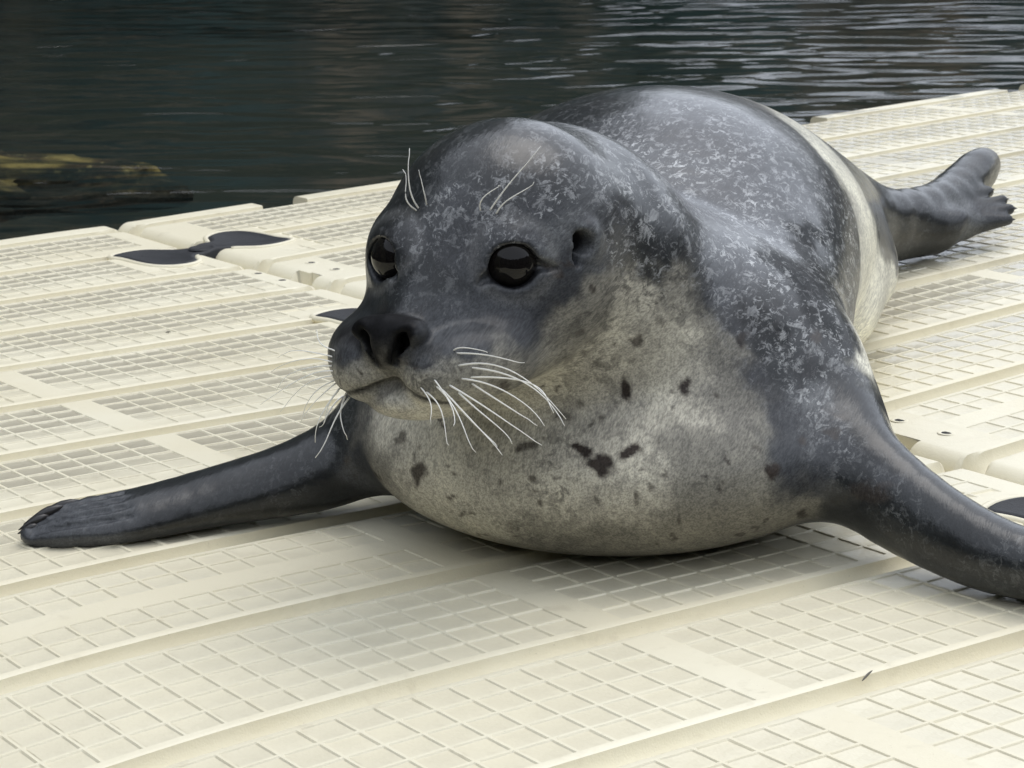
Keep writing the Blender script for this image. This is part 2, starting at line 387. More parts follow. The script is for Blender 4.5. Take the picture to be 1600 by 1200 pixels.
# couplers and the moulded lips of their sockets
WHERE = ['nearest the water edge, in full view left of the seal', 'half hidden behind the muzzle of the seal', 'hidden behind the body of the seal', 'cut by the right edge of the photo beside the flipper']
for (cu, cv), wh in zip(COUP, WHERE):
    if cv == -19.2: continue
    q = coup_outline(); zc = float((z1(U1, cv)+z2(U2S, cv))/2)
    root = empty('dock_coupler', (cu*S, -cv*S, zc*S)); tag(root, 'black rubber bow tie coupler '+wh, 'dock coupler', 'black couplers set in the dock joint')
    def zz(u, v): return np.where(u < 18.5, z1(u, v), z2(u, v))
    rings = []
    for f, h in ((0, -.75), (0, -.04), (-.05, .04), (-.14, .08), (-.26, .085), (-.30, .06)):
        p = coup_outline(f)
        u = cu+p[:, 0]; v = cv+p[:, 1]; sm = zz(np.where(np.abs(u-18.5) < 1, np.where(u < 18.5, 17.5, 19.5), u), v)
        rings.append(np.stack([u, -v, sm+h], 1))
    n_ = len(q); V = np.concatenate(rings)
    F = [[i*n_+k, i*n_+(k+1) % n_, (i+1)*n_+(k+1) % n_, (i+1)*n_+k] for i in range(len(rings)-1) for k in range(n_)]+[[(len(rings)-1)*n_+k for k in range(n_)]]
    mesh_obj('coupler_plate', V*S, F, M_RUB, root, angle=50)
    th = np.linspace(0, 2*math.pi, 21)[:-1]
    V = np.concatenate([np.stack([cu+r*1.15*np.cos(th), -cv+r*np.sin(th), np.full(20, zc+h)], 1) for r, h in ((.62, .05), (.55, .12), (.42, .12), (.36, .02), (.02, .01))])
    F = [[i*20+k, i*20+(k+1) % 20, (i+1)*20+(k+1) % 20, (i+1)*20+k] for i in range(4) for k in range(20)]
    mesh_obj('bolt_cap', V*S, F, M_RUB, root)
for cu, cv in COUP:
    q = coup_outline(.10)
    for sec in (1, 2):
        s_ = -1 if sec == 1 else 1
        p = q[(q[:, 0]*s_ > .75)]
        ang = np.arctan2(p[:, 1], (p[:, 0]*s_-2)); p = p[np.argsort(ang)]
        far_ = np.abs(np.diff(ang[np.argsort(ang)])).argmax()
        u = cu+p[:, 0]; v = cv+p[:, 1]; V, F = tube(np.stack([u, -v, SEC[sec]['z'](u, v)-.05], 1), .14, 8)
        mesh_obj('socket_lip', V*S, F, M_DECK, SECOBJ[sec])

# ------------------------------------------------------------------ the seal
# ---- seal signed-distance model, in "cell" units; frame: X right of view axis, Y away, Z up ----
def ell(p,c,r,M=None):
    q=p-np.array(c,np.float32)
    if M is not None: q=q@M
    r=np.array(r,np.float32)
    k0=np.sqrt(((q/r)**2).sum(-1))+1e-6; k1=np.sqrt(((q/(r*r))**2).sum(-1))+1e-6
    return k0*(k0-1)/k1
def cone(p,a,b,ra,rb,sq=None):
    a=np.array(a,np.float32);b=np.array(b,np.float32)
    ab=b-a;t=np.clip(((p-a)@ab)/(ab@ab),0,1)
    d=p-a-t[...,None]*ab
    return np.sqrt((d*d).sum(-1))-(ra+(rb-ra)*t)
def blade(p,pts,nrm,k=.5):
    # chain of flattened cones: pts = (x,y,z, half_width, half_thickness); nrm = blade normal
    n=np.array(nrm,np.float32);n/=np.linalg.norm(n);out=None
    for A,B in zip(pts[:-1],pts[1:]):
        a=np.array(A[:3],np.float32);b=np.array(B[:3],np.float32);ab=b-a
        t=np.clip(((p-a)@ab)/(ab@ab),0,1)
        w=A[3]+(B[3]-A[3])*t; h=A[4]+(B[4]-A[4])*t
        d=p-a-t[...,None]*ab
        dn=d@n; dl=np.sqrt(np.maximum((d*d).sum(-1)-dn*dn,0))
        k0=np.sqrt((dl/w)**2+(dn/h)**2)+1e-6; k1=np.sqrt((dl/w**2)**2+(dn/h**2)**2)+1e-6
        e=k0*(k0-1)/k1
        out=e if out is None else smin(out,e,k)
    return out
def smin(a,b,k):
    h=np.maximum(k-np.abs(a-b),0)/k
    return np.minimum(a,b)-h*h*k*.25
def smax(a,b,k): return -smin(-a,-b,k)
def frame(yaw,roll=0,pit=0):
    s,c=np.sin(yaw),np.cos(yaw)
    X=np.array([-s,-c,0.]);Y=np.array([c,-s,0.]);Z=np.array([0,0,1.])
    X,Z=X*np.cos(pit)-Z*np.sin(pit),Z*np.cos(pit)+X*np.sin(pit)
    Y,Z=Y*np.cos(roll)+Z*np.sin(roll),Z*np.cos(roll)-Y*np.sin(roll)
    return np.stack([X,Y,Z],1).astype(np.float32)
HC=np.array([-.30,60.5,8.7],np.float32); HM=frame(np.radians(29),np.radians(1.5),0)
EYE=[(2.72,1.80,.02),(3.2,-.98,.08)]; EYE_R=.68
SPINE=np.array([ # x,y,z, half width, half height
 (2.9,67.6,3.6,6.1,3.7),(3.4,71.0,4.6,6.7,4.7),(4.2,75.5,5.4,6.7,5.5),(5.4,80,5.1,6.5,5.3),(6.7,84.5,4.6,6.2,4.7),
 (8.0,89,4.1,5.8,4.1),(9.2,93.5,3.8,5.3,3.4),(10.6,98,3.4,4.4,2.7),(12.3,101.5,2.9,3.2,2.1)],np.float32)
def spl(pts,n=4):
    p=np.array(pts,float);q=np.vstack([2*p[0]-p[1],p,2*p[-1]-p[-2]]);o=[]
    for i in range(1,len(q)-2):
        for t in np.arange(n)/n:
            o.append(.5*((2*q[i])+(-q[i-1]+q[i+1])*t+(2*q[i-1]-5*q[i]+4*q[i+1]-q[i+2])*t*t+(-q[i-1]+3*q[i]-3*q[i+1]+q[i+2])*t**3))
    o.append(p[-1]);return np.array(o)
def cones(p,pts,k=.3):
    d=None
    for a,b in zip(pts[:-1],pts[1:]):
        e=cone(p,a[:3],b[:3],a[3],b[3]);d=e if d is None else smin(d,e,k)
    return d
def rot(ax,ay,az):
    c,s=np.cos,np.sin
    X=np.array([[1,0,0],[0,c(ax),-s(ax)],[0,s(ax),c(ax)]]);Y=np.array([[c(ay),0,s(ay)],[0,1,0],[-s(ay),0,c(ay)]]);Z=np.array([[c(az),-s(az),0],[s(az),c(az),0],[0,0,1]])
    return (Z@Y@X).astype(np.float32)
def hwarp(h):
    h=h.copy();h[...,1]-=.17*np.clip((h[...,0]-2.6)/2.4,0,1);return h
def head(h):
    h=hwarp(h)
    H=ell(h,(0,.28,.05),(3.5,3.0,3.1))
    H=smin(H,ell(h,(1.2,.15,-1.2),(2.8,2.8,2.2)),1.2)          # cheeks
    H=smin(H,cone(h,(2.0,0,-.7),(4.9,0,-1.75),1.75,.85),.9)  # bridge
    for s in (1,-1):
        H=smin(H,ell(h,(4.75,.04+s*.95,-2.3),(1.28,1.02,.9)),.25)  # whisker pads
        H=smin(H,ell(h,(3.3,s*1.6,-2.1),(1.9,1.1,.95)),.7)
    H=smin(H,ell(h,(5.6,0,-1.5),(.55,.70,.66)),.25)          # nose
    for s in (1,-1):
        H=smin(H,ell(h,(5.6,s*.56,-1.22),(.5,.38,.3),rot(0,0,s*.3)),.22)   # nostril wings
    H=smin(H,ell(h,(3.8,0,-3.0),(2.0,1.45,.66)),.1)       # lower jaw
    for s,e in zip((1,-1),EYE):
        if s<0: H=smin(H,ell(h,(e[0]-.9,e[1]-.5,e[2]),(1.1,.75,1.0)),.5)
        H=smin(H,ell(h,(e[0]-.12,e[1]-s*.1,e[2]+.02),(.86,.86,.84)),.45)
        # almond opening, longer towards both corners
        H=smax(H,-ell(h,(e[0]+.42,e[1]+s*.32,e[2]-.02),(.64,.62,.53)),.12)
        H=smax(H,-cones(h,[(e[0]+.62,e[1]+s*.2,e[2]-.1,.3),(e[0]+.85,e[1]-s*.25,e[2]-.28,.10),(e[0]+1.02,e[1]-s*.38,e[2]-.42,.05)],.1),.1)
        H=smax(H,-cones(h,[(e[0]+.1,e[1]+s*.55,e[2]-.05,.28),(e[0]-.2,e[1]+s*.85,e[2]-.1,.12),(e[0]-.55,e[1]+s*1.0,e[2]-.18,.05)],.1),.1)
        for x,r,yk in ((.0,1.,1),(-.3,.9,.86),(-.6,.7,.75)):
            H=smax(H,-cones(h,[(6.04+x,s*.66*yk,-1.16,.12*r),(6.08+x,s*.54*yk,-1.38,.20*r),(6.12+x,s*.25,-1.94,.11*r)],.1),.07)
        H=smax(H,-cones(h,[(5.42,0,-2.46,.11),(5.72,s*.4,-2.58,.10),(5.95,s*.85,-2.74,.09),(5.72,s*1.3,-2.86,.08),(5.1,s*1.8,-2.95,.07),(4.2,s*2.3,-2.9,.05)],.05),.08)
        H=smin(H,ell(h,(1.0,.25+s*2.85,.35),(.35,.25,.42)),.3)
    H=smax(H,-cone(h,(6.2,0,-1.7),(5.95,0,-2.65),.05,.06),.14) # philtrum
    return H
def up(p):
    p=np.array(p,float);c=np.array([0,0,19.05]);p[:,:3]=c+(p[:,:3]-c)*.965;return p
def add(d,P,lo,hi,k,fn):
    m=((P>np.array(lo,np.float32)-1.6)&(P<np.array(hi,np.float32)+1.6)).all(-1)
    if m.any(): d[m]=smin(d[m],fn(P[m]),k)
    return d
def add_ell(d,P,c,r,k):
    c=np.array(c,np.float32);r=np.array(r,np.float32)
    return add(d,P,c-r,c+r,k,lambda q:ell(q,c,r))
def add_blade(d,P,pts,n,k,kk=.3):
    B=np.array(pts);r=B[:,3:4]
    return add(d,P,(B[:,:3]-r).min(0),(B[:,:3]+r).max(0),kk,lambda q:blade(q,B,n,k))
def seal_sdf(P):
    d=np.full(len(P),9.,np.float32)
    t=np.linspace(0,len(SPINE)-1,26)
    for s in np.stack([np.interp(t,range(len(SPINE)),SPINE[:,j]) for j in range(5)],1):
        add_ell(d,P,s[:3],(s[3],s[3],s[4]),.5)
    add_ell(d,P,(7.9,88,3.0),(6.3,8,3.1),1.0)
    add_ell(d,P,(7.2,83,2.6),(5.6,6,2.7),1.0)
    add_ell(d,P,(2.9,64.6,2.5),(7.0,6.2,2.85),1.2)
    for c,r in (((2.3,66.0,4.6),(5.3,4.6,4.6)),((1.6,64.8,5.7),(4.6,4.2,4.4)),((1.1,63.4,6.9),(4.15,4.1,3.9))):
        add_ell(d,P,c,r,.75)
    add_ell(d,P,(.6,63.2,8.5),(3.3,3.8,2.8),1.2)
    add_ell(d,P,(3.8,65.9,4.0),(5.9,5.2,3.9),1.4)
    add(d,P,HC-6,HC+5,.8,lambda q:head((q-HC)@HM))
    m=((P-HC)**2).sum(-1)<25
    if m.any():
        h=(P[m]-HC)@HM
        for e in (1,-1): d[m]=smax(d[m],-ell(h,(1.35,.25+e*3.05,.35),(.26,.75,.30)),.12)
        d[m]=smax(d[m],-ell(h,(1.6,3.0,-.02),(.12,.5,.22)),.1)
    add_blade(d,P,spl([(-2.0,66.3,3.4,2.2,2.2),(-4.2,66.0,1.9,1.4,1.2),(-5.8,65.6,1.25,1.15,.95),(-8.4,64.9,.8,1.05,.62),(-10.5,64.05,.55,1.0,.42),(-12.1,63.75,.4,.8,.3),(-13.1,63.5,.25,.4,.18)],3),(-.25,-.35,1),.3,1.2)
    add_blade(d,P,spl([(6.9,65.8,4.2,2.1,2.1),(8.3,63.7,3.15,1.5,1.55),(9.0,61.9,2.4,1.2,1.3),(10.0,60.4,1.75,1.05,1.15),(11.4,58.7,1.2,1.0,.95),(12.8,57.5,.95,1.05,.8),(15.5,56.4,.8,1.5,.65),(17.8,56,.6,1.1,.4)],3),(.25,.1,1),.3,1.2)
    add_blade(d,P,up(spl([(12.3,99,2.7,2.2,2.0),(15.5,101.5,2.2,1.7,1.35),(18.4,105,2.35,1.3,.95),(20.4,108,3.0,.98,.88),(21.6,110,3.55,.85,.8)],3)),(-.7,.3,1),.4,1.0)
    def digits(q):
        C=spl([(-8.4,64.9,.8,1.05,.62),(-10.5,64.05,.55,1.0,.42),(-12.1,63.75,.4,.8,.3),(-13.1,63.5,.25,.4,.18)],3)
        n=np.array([-.25,-.35,1]);n/=np.linalg.norm(n);g=None
        t=np.gradient(C[:,:3],axis=0);t/=np.linalg.norm(t,axis=1)[:,None];la=np.cross(n,t)
        for l in (-.5,-.1,.3,.66):
            p=C[:,:3]+la*(l*C[:,3])[:,None]+n*(C[:,4]*np.sqrt(1-l*l)+.05)[:,None]
            e=cones(q,[tuple(p[k])+(.0+.0115*(k-2),) for k in range(3,len(p))],.05);g=e if g is None else np.minimum(g,e)
        return g
    m=((P>np.array([-14,62,-1]))&(P<np.array([-9,67,3]))).all(-1)
    if m.any(): d[m]=smax(d[m],-digits(P[m]),.2)
    def fan(q):
        g=blade(q,up(spl([(15.5,101.5,1.9,1.3,1.2),(18.6,103.5,1.6,1.4,.8)],1)),(-.7,.3,1),.4)
        for (x,y,z) in [(21.3,106.7,2.85),(21.8,106.1,2.55),(22.0,105.5,2.25),(21.8,104.8,1.9)]:
            g=smin(g,cones(q,up([(17.6,103.4,1.6,.75),((17.6+x)/2,(103.4+y)/2,(1.6+z)/2,.5),(x,y,z,.24)])),.35)
        return g
    add(d,P,(14,96,0),(22.5,104.5,5),.5,fan)
    return d
def surface_nets(F,lo,hi,h,band=None,cb=8):
    n=np.ceil((np.array(hi)-lo)/(h*cb)).astype(int)
    g=np.stack(np.meshgrid(*[np.arange(k) for k in n],indexing='ij'),-1).reshape(-1,3)
    ctr=(g+.5)*(h*cb)+lo
    dv=F(ctr.astype(np.float32)); act=g[np.abs(dv)<h*cb*1.15+ .12]
    o=np.arange(cb+2)-1
    off=np.stack(np.meshgrid(o,o,o,indexing='ij'),-1)
    KEY=np.array([1<<42,1<<21,1],np.int64)
    keys=[];verts=[];quads=[]
    for s in range(0,len(act),400):
        A=act[s:s+400]; idx=A[:,None,None,None,:]*cb+off[None]+1
        X=(idx-1)*h+lo
        V=F(X.reshape(-1,3).astype(np.float32)).reshape(idx.shape[:-1])
        ins=V<0
        # cells at local 0..cb-1 .. use corners [0..cb+1]; cell c has corners c,c+1
        n_=cb+1
        sl=lambda a,i,j,k:a[:,i:i+n_,j:j+n_,k:k+n_]
        cs=np.stack([sl(V,i,j,k) for i in (0,1) for j in (0,1) for k in (0,1)],-1)
        mn=cs.min(-1);mx=cs.max(-1); m=(mn<0)&(mx>=0)
        b,i,j,k=np.nonzero(m); C=cs[b,i,j,k].reshape(-1,2,2,2)
        acc=np.zeros((len(b),3));cnt=np.zeros(len(b))
        for ax in range(3):
            for e0 in (0,1):
                for e1 in (0,1):
                    ia=[e0,e1];ia.insert(ax,0);ib=list(ia);ib[ax]=1
                    a=C[:,ia[0],ia[1],ia[2]];bb=C[:,ib[0],ib[1],ib[2]]
                    x=(a<0)!=(bb<0); tt=np.where(x,a/np.where(x,a-bb,1),0)
                    pos=np.zeros((len(b),3));pos[:,[q for q in range(3) if q!=ax]]=[e0,e1];pos[:,ax]=tt
                    acc+=pos*x[:,None];cnt+=x
        cell=idx[b,i,j,k]
        verts.append(((cell-1)+acc/cnt[:,None])*h+lo);keys.append(cell@KEY)
        for ax in range(3):
            # edges starting at owned local grid points 1..cb (index) along ax
            sA=[slice(1,cb+1)]*3;sB=list(sA);sB[ax]=slice(2,cb+2)
            a=ins[(slice(None),)+tuple(sA)];bb=ins[(slice(None),)+tuple(sB)]
            e=np.nonzero(a!=bb)
            base=idx[e[0],e[1]+1,e[2]+1,e[3]+1]; flip=a[e]
            u,v=[(1,2),(2,0),(0,1)][ax]
            du=np.zeros(3,int);du[u]=1;dv_=np.zeros(3,int);dv_[v]=1
            qd=np.stack([base-du-dv_,base-dv_,base,base-du],1)@KEY
            qd[~flip]=qd[~flip][:,::-1]
            quads.append(qd)
    keys=np.concatenate(keys);verts=np.concatenate(verts);quads=np.concatenate(quads)
    uk,ui=np.unique(keys,return_index=True);verts=verts[ui]
    f=np.searchsorted(uk,quads);f=np.minimum(f,len(uk)-1);ok=(uk[f]==quads).all(1)
    return verts,f[ok]

COAT=[(-0.12, 58.91, 11.55, 0.013, 0.015, 0.017, 0.15, 0, 1),(1.14, 59.22, 11.35, 0.013, 0.015, 0.017, 0.3, 0, 1),(-1.2, 58.66, 11.27, 0.013, 0.015, 0.017, 0.1, 0, 1),(-2.13, 58.38, 10.46, 0.013, 0.015, 0.017, 0.1, 0, 1),
(2.27, 59.62, 10.57, 0.013, 0.015, 0.017, 0.6, 0, 1),(3.15, 60.75, 9.89, 0.013, 0.015, 0.017, 0.6, 0, 1),(3.53, 60.89, 9.39, 0.013, 0.015, 0.017, 0.4, 0.3, 1),(-0.12, 57.76, 10.72, 0.013, 0.015, 0.017, 0.5, 0, 1),
(1.14, 58.08, 10.51, 0.013, 0.015, 0.017, 0.7, 0, 0.9),(-2.45, 58.06, 9.86, 0.013, 0.015, 0.017, 0.3, 0, 0.8),(-3.09, 58.42, 9.6, 0.013, 0.015, 0.017, 0.1, 0, 0.7),(-1.65, 57.5, 9.97, 0.044, 0.047, 0.053, 0.6, 0, 0.8),
(-1.19, 56.96, 9.43, 0.044, 0.047, 0.053, 0.4, 0, 0.6),(-0.57, 57.04, 9.73, 0.044, 0.047, 0.053, 0.5, 0, 0.6),(0.49, 57.19, 9.67, 0.044, 0.047, 0.053, 0.2, 0, 0.5),(-0.85, 56.67, 9.01, 0.044, 0.047, 0.053, 0, 0, 0.5),
(1.08, 57.3, 9.18, 0.095, 0.1, 0.107, 0.1, 0, 0.3),(1.59, 57.97, 9.79, 0.095, 0.1, 0.107, 0.1, 0.4, 0.3),(0.97, 57.78, 10.25, 0.044, 0.047, 0.053, 0.5, 0.1, 0.5),(2.12, 57.97, 8.89, 0.095, 0.1, 0.107, 0.1, 0.6, 0.3),
(2.58, 59.05, 9.34, 0.044, 0.047, 0.053, 0.5, 0.7, 0.5),(3.27, 59.98, 8.54, 0.013, 0.015, 0.017, 0.6, 0.6, 0.5),(3.92, 60.66, 8.26, 0.013, 0.015, 0.017, 0.6, 0.6, 0.5),(4.08, 60.6, 7.46, 0.225, 0.215, 0.185, 0.2, 0.8, 0.3),
(1.41, 57.32, 8.44, 0.044, 0.047, 0.053, 0.0, 0.5, 0.3),(1.09, 57.03, 7.81, 0.044, 0.047, 0.053, 0, 0.2, 0.3),(2.23, 58.33, 7.54, 0.225, 0.215, 0.185, 0, 0.5, 0.2),(3.09, 59.71, 7.28, 0.42, 0.4, 0.34, 0, 0.7, 0.2),
(3.76, 60.29, 6.38, 0.42, 0.4, 0.34, 0, 0.6, 0.2),(4.53, 60.79, 5.92, 0.42, 0.4, 0.34, 0, 0.4, 0.2),(4.93, 61.22, 6.46, 0.225, 0.215, 0.185, 0, 0.5, 0.3),(0.16, 56.34, 7.55, 0.044, 0.047, 0.053, 0, 0.1, 0.3),
(1.09, 57.21, 6.71, 0.225, 0.215, 0.185, 0, 0.5, 0.2),(2.08, 59.45, 5.89, 0.42, 0.4, 0.34, 0, 0.6, 0.2),(-0.57, 56.18, 7.73, 0.044, 0.047, 0.053, 0, 0.2, 0.4),(-1.83, 56.43, 8.45, 0.013, 0.015, 0.017, 0.2, 0, 0.7),
(-2.28, 56.13, 8.04, 0.013, 0.015, 0.017, 0.1, 0, 0.6),(-1.53, 56.03, 7.76, 0.044, 0.047, 0.053, 0.1, 0.1, 0.5),(-2.73, 56.79, 8.27, 0.013, 0.015, 0.017, 0.1, 0, 0.6),(-3.27, 57.97, 8.18, 0.044, 0.047, 0.053, 0, 0, 0.5),
(-3.4, 58.91, 8.66, 0.013, 0.015, 0.017, 0, 0, 0.5),(-3.32, 57.63, 7.78, 0.013, 0.015, 0.017, 0, 0, 0.5),(-3.0, 55.29, 7.78, 0.005, 0.005, 0.006, 0, 0, 0.05),(-3.01, 55.65, 7.0, 0.005, 0.005, 0.006, 0, 0, 0.05),
(-2.46, 55.17, 7.8, 0.005, 0.005, 0.006, 0, 0, 0.05),(-3.41, 56.13, 7.6, 0.005, 0.005, 0.006, 0, 0, 0.05),(-1.99, 55.53, 7.54, 0.044, 0.047, 0.053, 0, 0, 0.4),(-1.46, 55.23, 7.32, 0.044, 0.047, 0.053, 0, 0.3, 0.4),
(-0.88, 54.95, 7.05, 0.044, 0.047, 0.053, 0, 0.5, 0.3),(-3.89, 55.81, 6.82, 0.044, 0.047, 0.053, 0, 0.7, 0.3),(-4.09, 55.81, 6.29, 0.225, 0.215, 0.185, 0, 0.8, 0.3),(-3.62, 55.51, 6.2, 0.225, 0.215, 0.185, 0, 0.6, 0.3),
(-2.72, 55.74, 6.3, 0.225, 0.215, 0.185, 0, 0.7, 0.3),(-1.92, 54.6, 6.67, 0.044, 0.047, 0.053, 0, 0.8, 0.3),(-1.92, 54.58, 6.22, 0.225, 0.215, 0.185, 0, 0.6, 0.3),(-1.2, 54.64, 6.55, 0.225, 0.215, 0.185, 0, 0.6, 0.2),
(-0.29, 55.19, 6.38, 0.225, 0.215, 0.185, 0, 0.5, 0.2),(-2.72, 55.24, 5.66, 0.42, 0.4, 0.34, 0, 0.2, 0.2),(-1.83, 55.53, 5.38, 0.42, 0.4, 0.34, 0, 0.1, 0.1),(-0.66, 60.46, 4.13, 0.42, 0.4, 0.34, 0, 0.2, 0.1),
(0.52, 59.91, 4.81, 0.42, 0.4, 0.34, 0, 0.3, 0.1),(-3.42, 62.73, 3.38, 0.42, 0.4, 0.34, 0, 0.1, 0.1),(-2.7, 61.31, 3.3, 0.42, 0.4, 0.34, 0, 0.2, 0.1),(-1.31, 60.09, 3.44, 0.42, 0.4, 0.34, 0, 0.2, 0.1),
(-3.82, 62.91, 2.68, 0.225, 0.215, 0.185, 0, 0.3, 0.3),(-4.14, 64.11, 1.88, 0.044, 0.047, 0.053, 0, 0.2, 0.6),(-3.42, 62.01, 2.23, 0.225, 0.215, 0.185, 0, 0.2, 0.3),(-2.7, 60.96, 2.15, 0.42, 0.4, 0.34, 0, 0.3, 0.1),
(-1.67, 60.01, 2.05, 0.42, 0.4, 0.34, 0, 0.3, 0.1),(-0.68, 59.28, 2.59, 0.42, 0.4, 0.34, 0, 0.3, 0.1),(0.81, 58.99, 3.37, 0.42, 0.4, 0.34, 0, 0.5, 0.1),(1.59, 58.51, 2.5, 0.42, 0.4, 0.34, 0, 0.6, 0.1),
(0.79, 59.43, 1.18, 0.225, 0.215, 0.185, 0, 0.4, 0.1),(2.4, 58.96, 3.67, 0.42, 0.4, 0.34, 0, 0.3, 0.1),(2.4, 59.3, 1.04, 0.225, 0.215, 0.185, 0, 0.3, 0.1),(3.3, 60.13, 4.75, 0.42, 0.4, 0.34, 0, 0.3, 0.1),
(3.21, 58.44, 2.77, 0.42, 0.4, 0.34, 0, 0.3, 0.1),(4.56, 60.29, 4.68, 0.42, 0.4, 0.34, 0, 0.3, 0.2),(4.52, 59.09, 3.63, 0.225, 0.215, 0.185, 0, 0.2, 0.2),(4.47, 58.63, 2.07, 0.225, 0.215, 0.185, 0, 0.3, 0.1),
(5.73, 60.55, 4.6, 0.225, 0.215, 0.185, 0, 0.2, 0.4),(5.67, 59.37, 3.53, 0.225, 0.215, 0.185, 0, 0.1, 0.3),(6.0, 59.13, 2.05, 0.225, 0.215, 0.185, 0, 0.2, 0.2),(7.27, 60.19, 1.58, 0.225, 0.215, 0.185, 0, 0.1, 0.3),
(6.89, 59.88, 3.38, 0.044, 0.047, 0.053, 0, 0.1, 0.5),(7.75, 60.09, 2.32, 0.044, 0.047, 0.053, 0, 0.1, 0.5),(5.34, 61.07, 5.53, 0.225, 0.215, 0.185, 0.1, 0.3, 0.4),(6.18, 61.18, 5.14, 0.044, 0.047, 0.053, 0.2, 0.4, 0.6),
(6.81, 60.69, 4.19, 0.044, 0.047, 0.053, 0.1, 0.2, 0.5),(7.89, 61.53, 4.34, 0.095, 0.1, 0.107, 0.5, 0.1, 0.9),(8.25, 60.78, 3.47, 0.044, 0.047, 0.053, 0.3, 0.1, 1),(8.89, 60.15, 2.6, 0.013, 0.015, 0.017, 0.2, 0, 1),
(8.07, 60.34, 2.93, 0.044, 0.047, 0.053, 0.2, 0.2, 0.8),(8.77, 60.1, 1.6, 0.013, 0.015, 0.017, 0, 0, 0.8),(8.88, 60.84, 0.89, 0.013, 0.015, 0.017, 0, 0, 0.8),(2.04, 72.91, 10.24, 0.013, 0.015, 0.017, 0.2, 0, 0.7),
(3.21, 73.81, 10.62, 0.013, 0.015, 0.017, 0.2, 0, 0.7),(3.12, 72.55, 10.35, 0.044, 0.047, 0.053, 0.5, 0, 1),(4.56, 73.89, 10.68, 0.044, 0.047, 0.053, 0.5, 0, 1),(6.0, 74.53, 10.59, 0.044, 0.047, 0.053, 0.4, 0, 1),
(5.02, 71.82, 10.13, 0.044, 0.047, 0.053, 0.8, 0, 1),(3.84, 70.52, 9.75, 0.044, 0.047, 0.053, 0.7, 0, 1),(3.77, 63.45, 10.17, 0.044, 0.047, 0.053, 0.6, 0, 1),(6.1, 70.74, 9.5, 0.044, 0.047, 0.053, 0.8, 0, 1),
(7.72, 73.89, 9.86, 0.044, 0.047, 0.053, 0.4, 0, 1),(8.54, 73.89, 9.37, 0.013, 0.015, 0.017, 0.4, 0.3, 0.8),(9.58, 74.44, 8.6, 0.013, 0.015, 0.017, 0.4, 0.6, 0.6),(7.98, 70.93, 8.69, 0.044, 0.047, 0.053, 0.7, 0, 1),
(6.72, 69.13, 8.64, 0.044, 0.047, 0.053, 0.8, 0, 1),(4.98, 68.08, 8.76, 0.044, 0.047, 0.053, 0.6, 0, 1),(4.33, 61.74, 8.92, 0.044, 0.047, 0.053, 0.5, 0, 1),(5.06, 62.32, 7.96, 0.044, 0.047, 0.053, 0.6, 0.1, 1),
(5.74, 64.63, 8.25, 0.044, 0.047, 0.053, 0.8, 0, 1),(7.29, 67.59, 7.76, 0.044, 0.047, 0.053, 0.8, 0.1, 1),(8.74, 70.38, 7.85, 0.044, 0.047, 0.053, 0.6, 0.2, 1),(9.31, 70.47, 7.25, 0.013, 0.015, 0.017, 0.5, 0.7, 0.3),
(8.77, 67.69, 6.62, 0.013, 0.015, 0.017, 0.6, 0.8, 0.3),(6.51, 63.49, 7.24, 0.044, 0.047, 0.053, 0.7, 0.2, 1),(5.58, 62.26, 7.12, 0.044, 0.047, 0.053, 0.6, 0.3, 1),(5.19, 61.57, 6.73, 0.044, 0.047, 0.053, 0.4, 0.5, 0.8),
(7.22, 63.41, 6.69, 0.013, 0.015, 0.017, 0.7, 0.6, 1),(8.35, 64.08, 6.2, 0.013, 0.015, 0.017, 0.6, 0.8, 0.3),(6.72, 62.22, 6.08, 0.013, 0.015, 0.017, 0.6, 0.6, 0.4),(5.68, 61.53, 6.05, 0.044, 0.047, 0.053, 0.4, 0.6, 0.7),
(7.6, 62.4, 5.54, 0.013, 0.015, 0.017, 0.6, 0.6, 0.9),(6.7, 61.6, 5.35, 0.013, 0.015, 0.017, 0.4, 0.7, 0.8),(8.33, 62.76, 5.27, 0.013, 0.015, 0.017, 0.5, 0.6, 1),(5.65, 61.18, 5.48, 0.225, 0.215, 0.185, 0.1, 0.5, 0.5),
(10.29, 74.34, 7.61, 0.013, 0.015, 0.017, 0.75, 0.8, 0.5),(10.65, 74.07, 6.65, 0.013, 0.015, 0.017, 0.75, 0.8, 0.5),(10.59, 72.81, 5.65, 0.013, 0.015, 0.017, 0.75, 0.8, 0.5),(9.97, 69.58, 5.11, 0.013, 0.015, 0.017, 0.75, 0.8, 0.5),
(9.04, 63.82, 5.38, 0.013, 0.015, 0.017, 0.75, 0.8, 0.5),(8.88, 62.65, 4.75, 0.013, 0.015, 0.017, 0.3, 0.2, 1),(9.13, 62.04, 4.18, 0.013, 0.015, 0.017, 0, 0, 1),(9.52, 61.0, 3.44, 0.013, 0.015, 0.017, 0, 0, 1),
(9.82, 59.9, 2.82, 0.013, 0.015, 0.017, 0, 0, 1),(8.97, 60.87, 3.46, 0.044, 0.047, 0.053, 0.4, 0, 1),(9.51, 59.85, 2.69, 0.044, 0.047, 0.053, 0.2, 0, 1),(12.72, 81.55, 2.68, 0.74, 0.72, 0.62, 0, 0, 0.2),
(12.72, 82.09, 2.07, 0.74, 0.72, 0.62, 0, 0, 0.2),(9.57, 63.84, 4.72, 0.74, 0.72, 0.62, 0, 0, 0.2),(12.78, 82.18, 2.15, 0.74, 0.72, 0.62, 0, 0, 0.2),(12.31, 80.73, 4.67, 0.74, 0.72, 0.62, 0, 0, 0.2),
